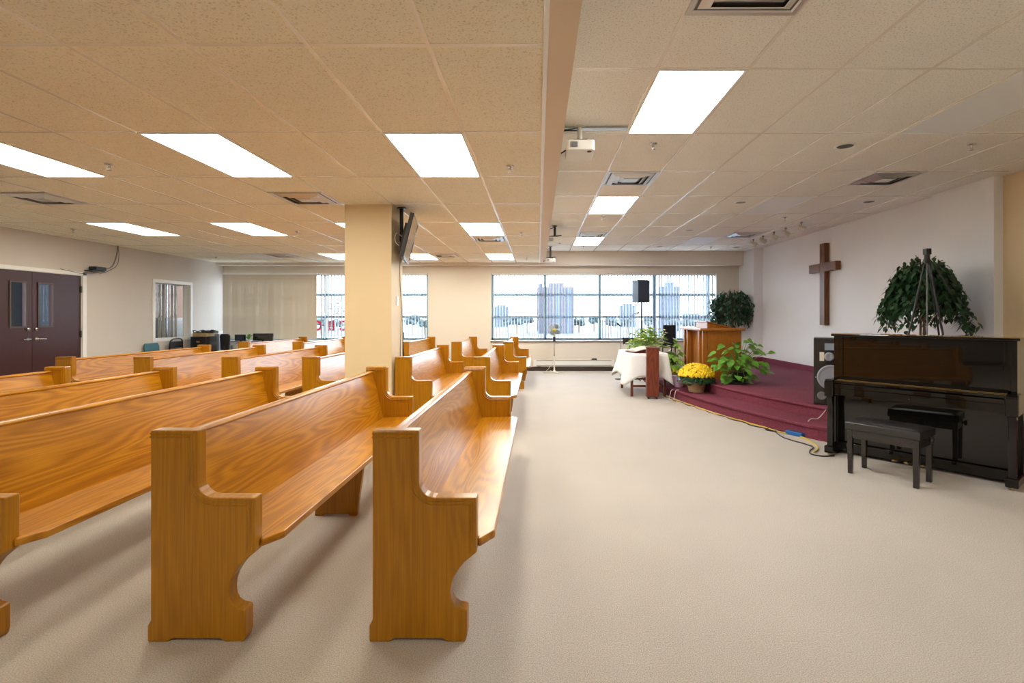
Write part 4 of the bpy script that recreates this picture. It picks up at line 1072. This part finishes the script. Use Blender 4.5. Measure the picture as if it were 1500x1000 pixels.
b.add(vs, [(j*(nx_+1)+i, j*(nx_+1)+i+1, (j+1)*(nx_+1)+i+1, (j+1)*(nx_+1)+i) for j in range(ny_) for i in range(nx_)], True)
rim = [(-.012, -.012), (BL+.012, -.012), (BL+.012, BD+.012), (-.012, BD+.012)]
b.prism(rim, .402, .466)
b.build('cushion', leath, pb, .006)
for x, sg in ((BL+.012, 1), (-.012, -1)):
    MB().lathe([(.012, 0), (.012, .014), (.026, .018), (.026, .036), (.001, .04)], 16, (x, BD*.5, .385), Matrix.Rotation(sg*PI/2, 3, 'Y')).build('height_knob', black, pb)

# ------------------------------------------------------------------ cables along the stage edge
def edge_pt(y, off, z):
    rr_ = RR+.022+off; return Vector((CC.x-math.sqrt(rr_**2-(y-CC.y)**2), y, z))
def cable(name, label, mat, y0, y1, off, amp, r, z=.012, ph=0, extra=()):
    n = 26; pts = []
    for k in range(n+1):
        y = y0+(y1-y0)*k/n; pts.append(edge_pt(y, off+amp*math.sin(k*1.7+ph)+.01*math.sin(k*.6), z))
    pts += [Vector(q) for q in extra]
    return tag(MB().tube(sm(pts, 3), r, 6).build(name, mat), label, 'cable')
cable('yellow_cable', 'yellow cable lying along the foot of the stage step', yelc, 9.0, 6.0, .035, .012, .008, .010, 0, [(3.06, 5.72, .01), (2.99, 5.50, .01), (2.86, 5.34, .01)])
cable('black_cable', 'black cable running beside the yellow one along the stage foot', black, 9.05, 6.3, .075, .022, .007, .009, 1.2, [(2.86, 5.98, .009), (2.98, 5.6, .009), (2.86, 5.42, .009), (2.80, 5.28, .009), (2.88, 5.2, .009), (3.0, 5.22, .009)])
cable('white_cable', 'pale cable lying farthest left along the stage foot', whtc, 9.3, 7.2, .11, .02, .006, .008, 2.0)
q = on_z(1138, 629, .01)
tag(MB().tube(sm([q+Vector((.12, .12, 0)), q+Vector((-.05, .08, 0)), q+Vector((-.14, .0, 0)), q+Vector((-.08, -.08, 0)), q+Vector((.1, -.06, 0)), q+Vector((.22, .0, 0))]), .007, 6).build('cable_loop', black), 'loose loop of black cable on the carpet near the blue power bar', 'cable')
q = on_z(1166, 634, .03)
t = thing('power_bar', 'blue power bar on the carpet at the stage step', 'power bar', (q.x-.01, q.y, .0), -1.1)
MB().box((-.11, -.035, .001), (.11, .035, .05)).build('body', bluep, t, .01)
for k in range(3): MB().box((-.07+.06*k, -.018, .0495), (-.035+.06*k, .018, .0525)).build('socket', black, t)
tag(MB().tube(sm([(q.x+.07, q.y-.06, .035), (q.x+.11, q.y-.02, .11), (q.x+.18, q.y+.02, .19), (q.x+.30, q.y+.05, .2), (q.x+.45, q.y+.1, .34)]), .006, 6).build('extension_lead', whtc), 'pale pink lead rising from the blue power bar over the step', 'cable')
for k, px in enumerate((986, 993)):
    a = on_z(px, 572, .165); 
    tag(MB().tube(sm([(a.x+.02, a.y+.02, .171), (a.x-.03, a.y-.01, .175), (a.x-.06, a.y-.03, .10), (a.x-.075, a.y-.06, .01), (a.x-.03, a.y-.25, .008)]), .005, 6).build('thin_lead', whtc), ['thin pale lead dropping over the step left of the chrysanthemums', 'second thin pale lead over the step, next to the chrysanthemum pot'][k], 'cable')
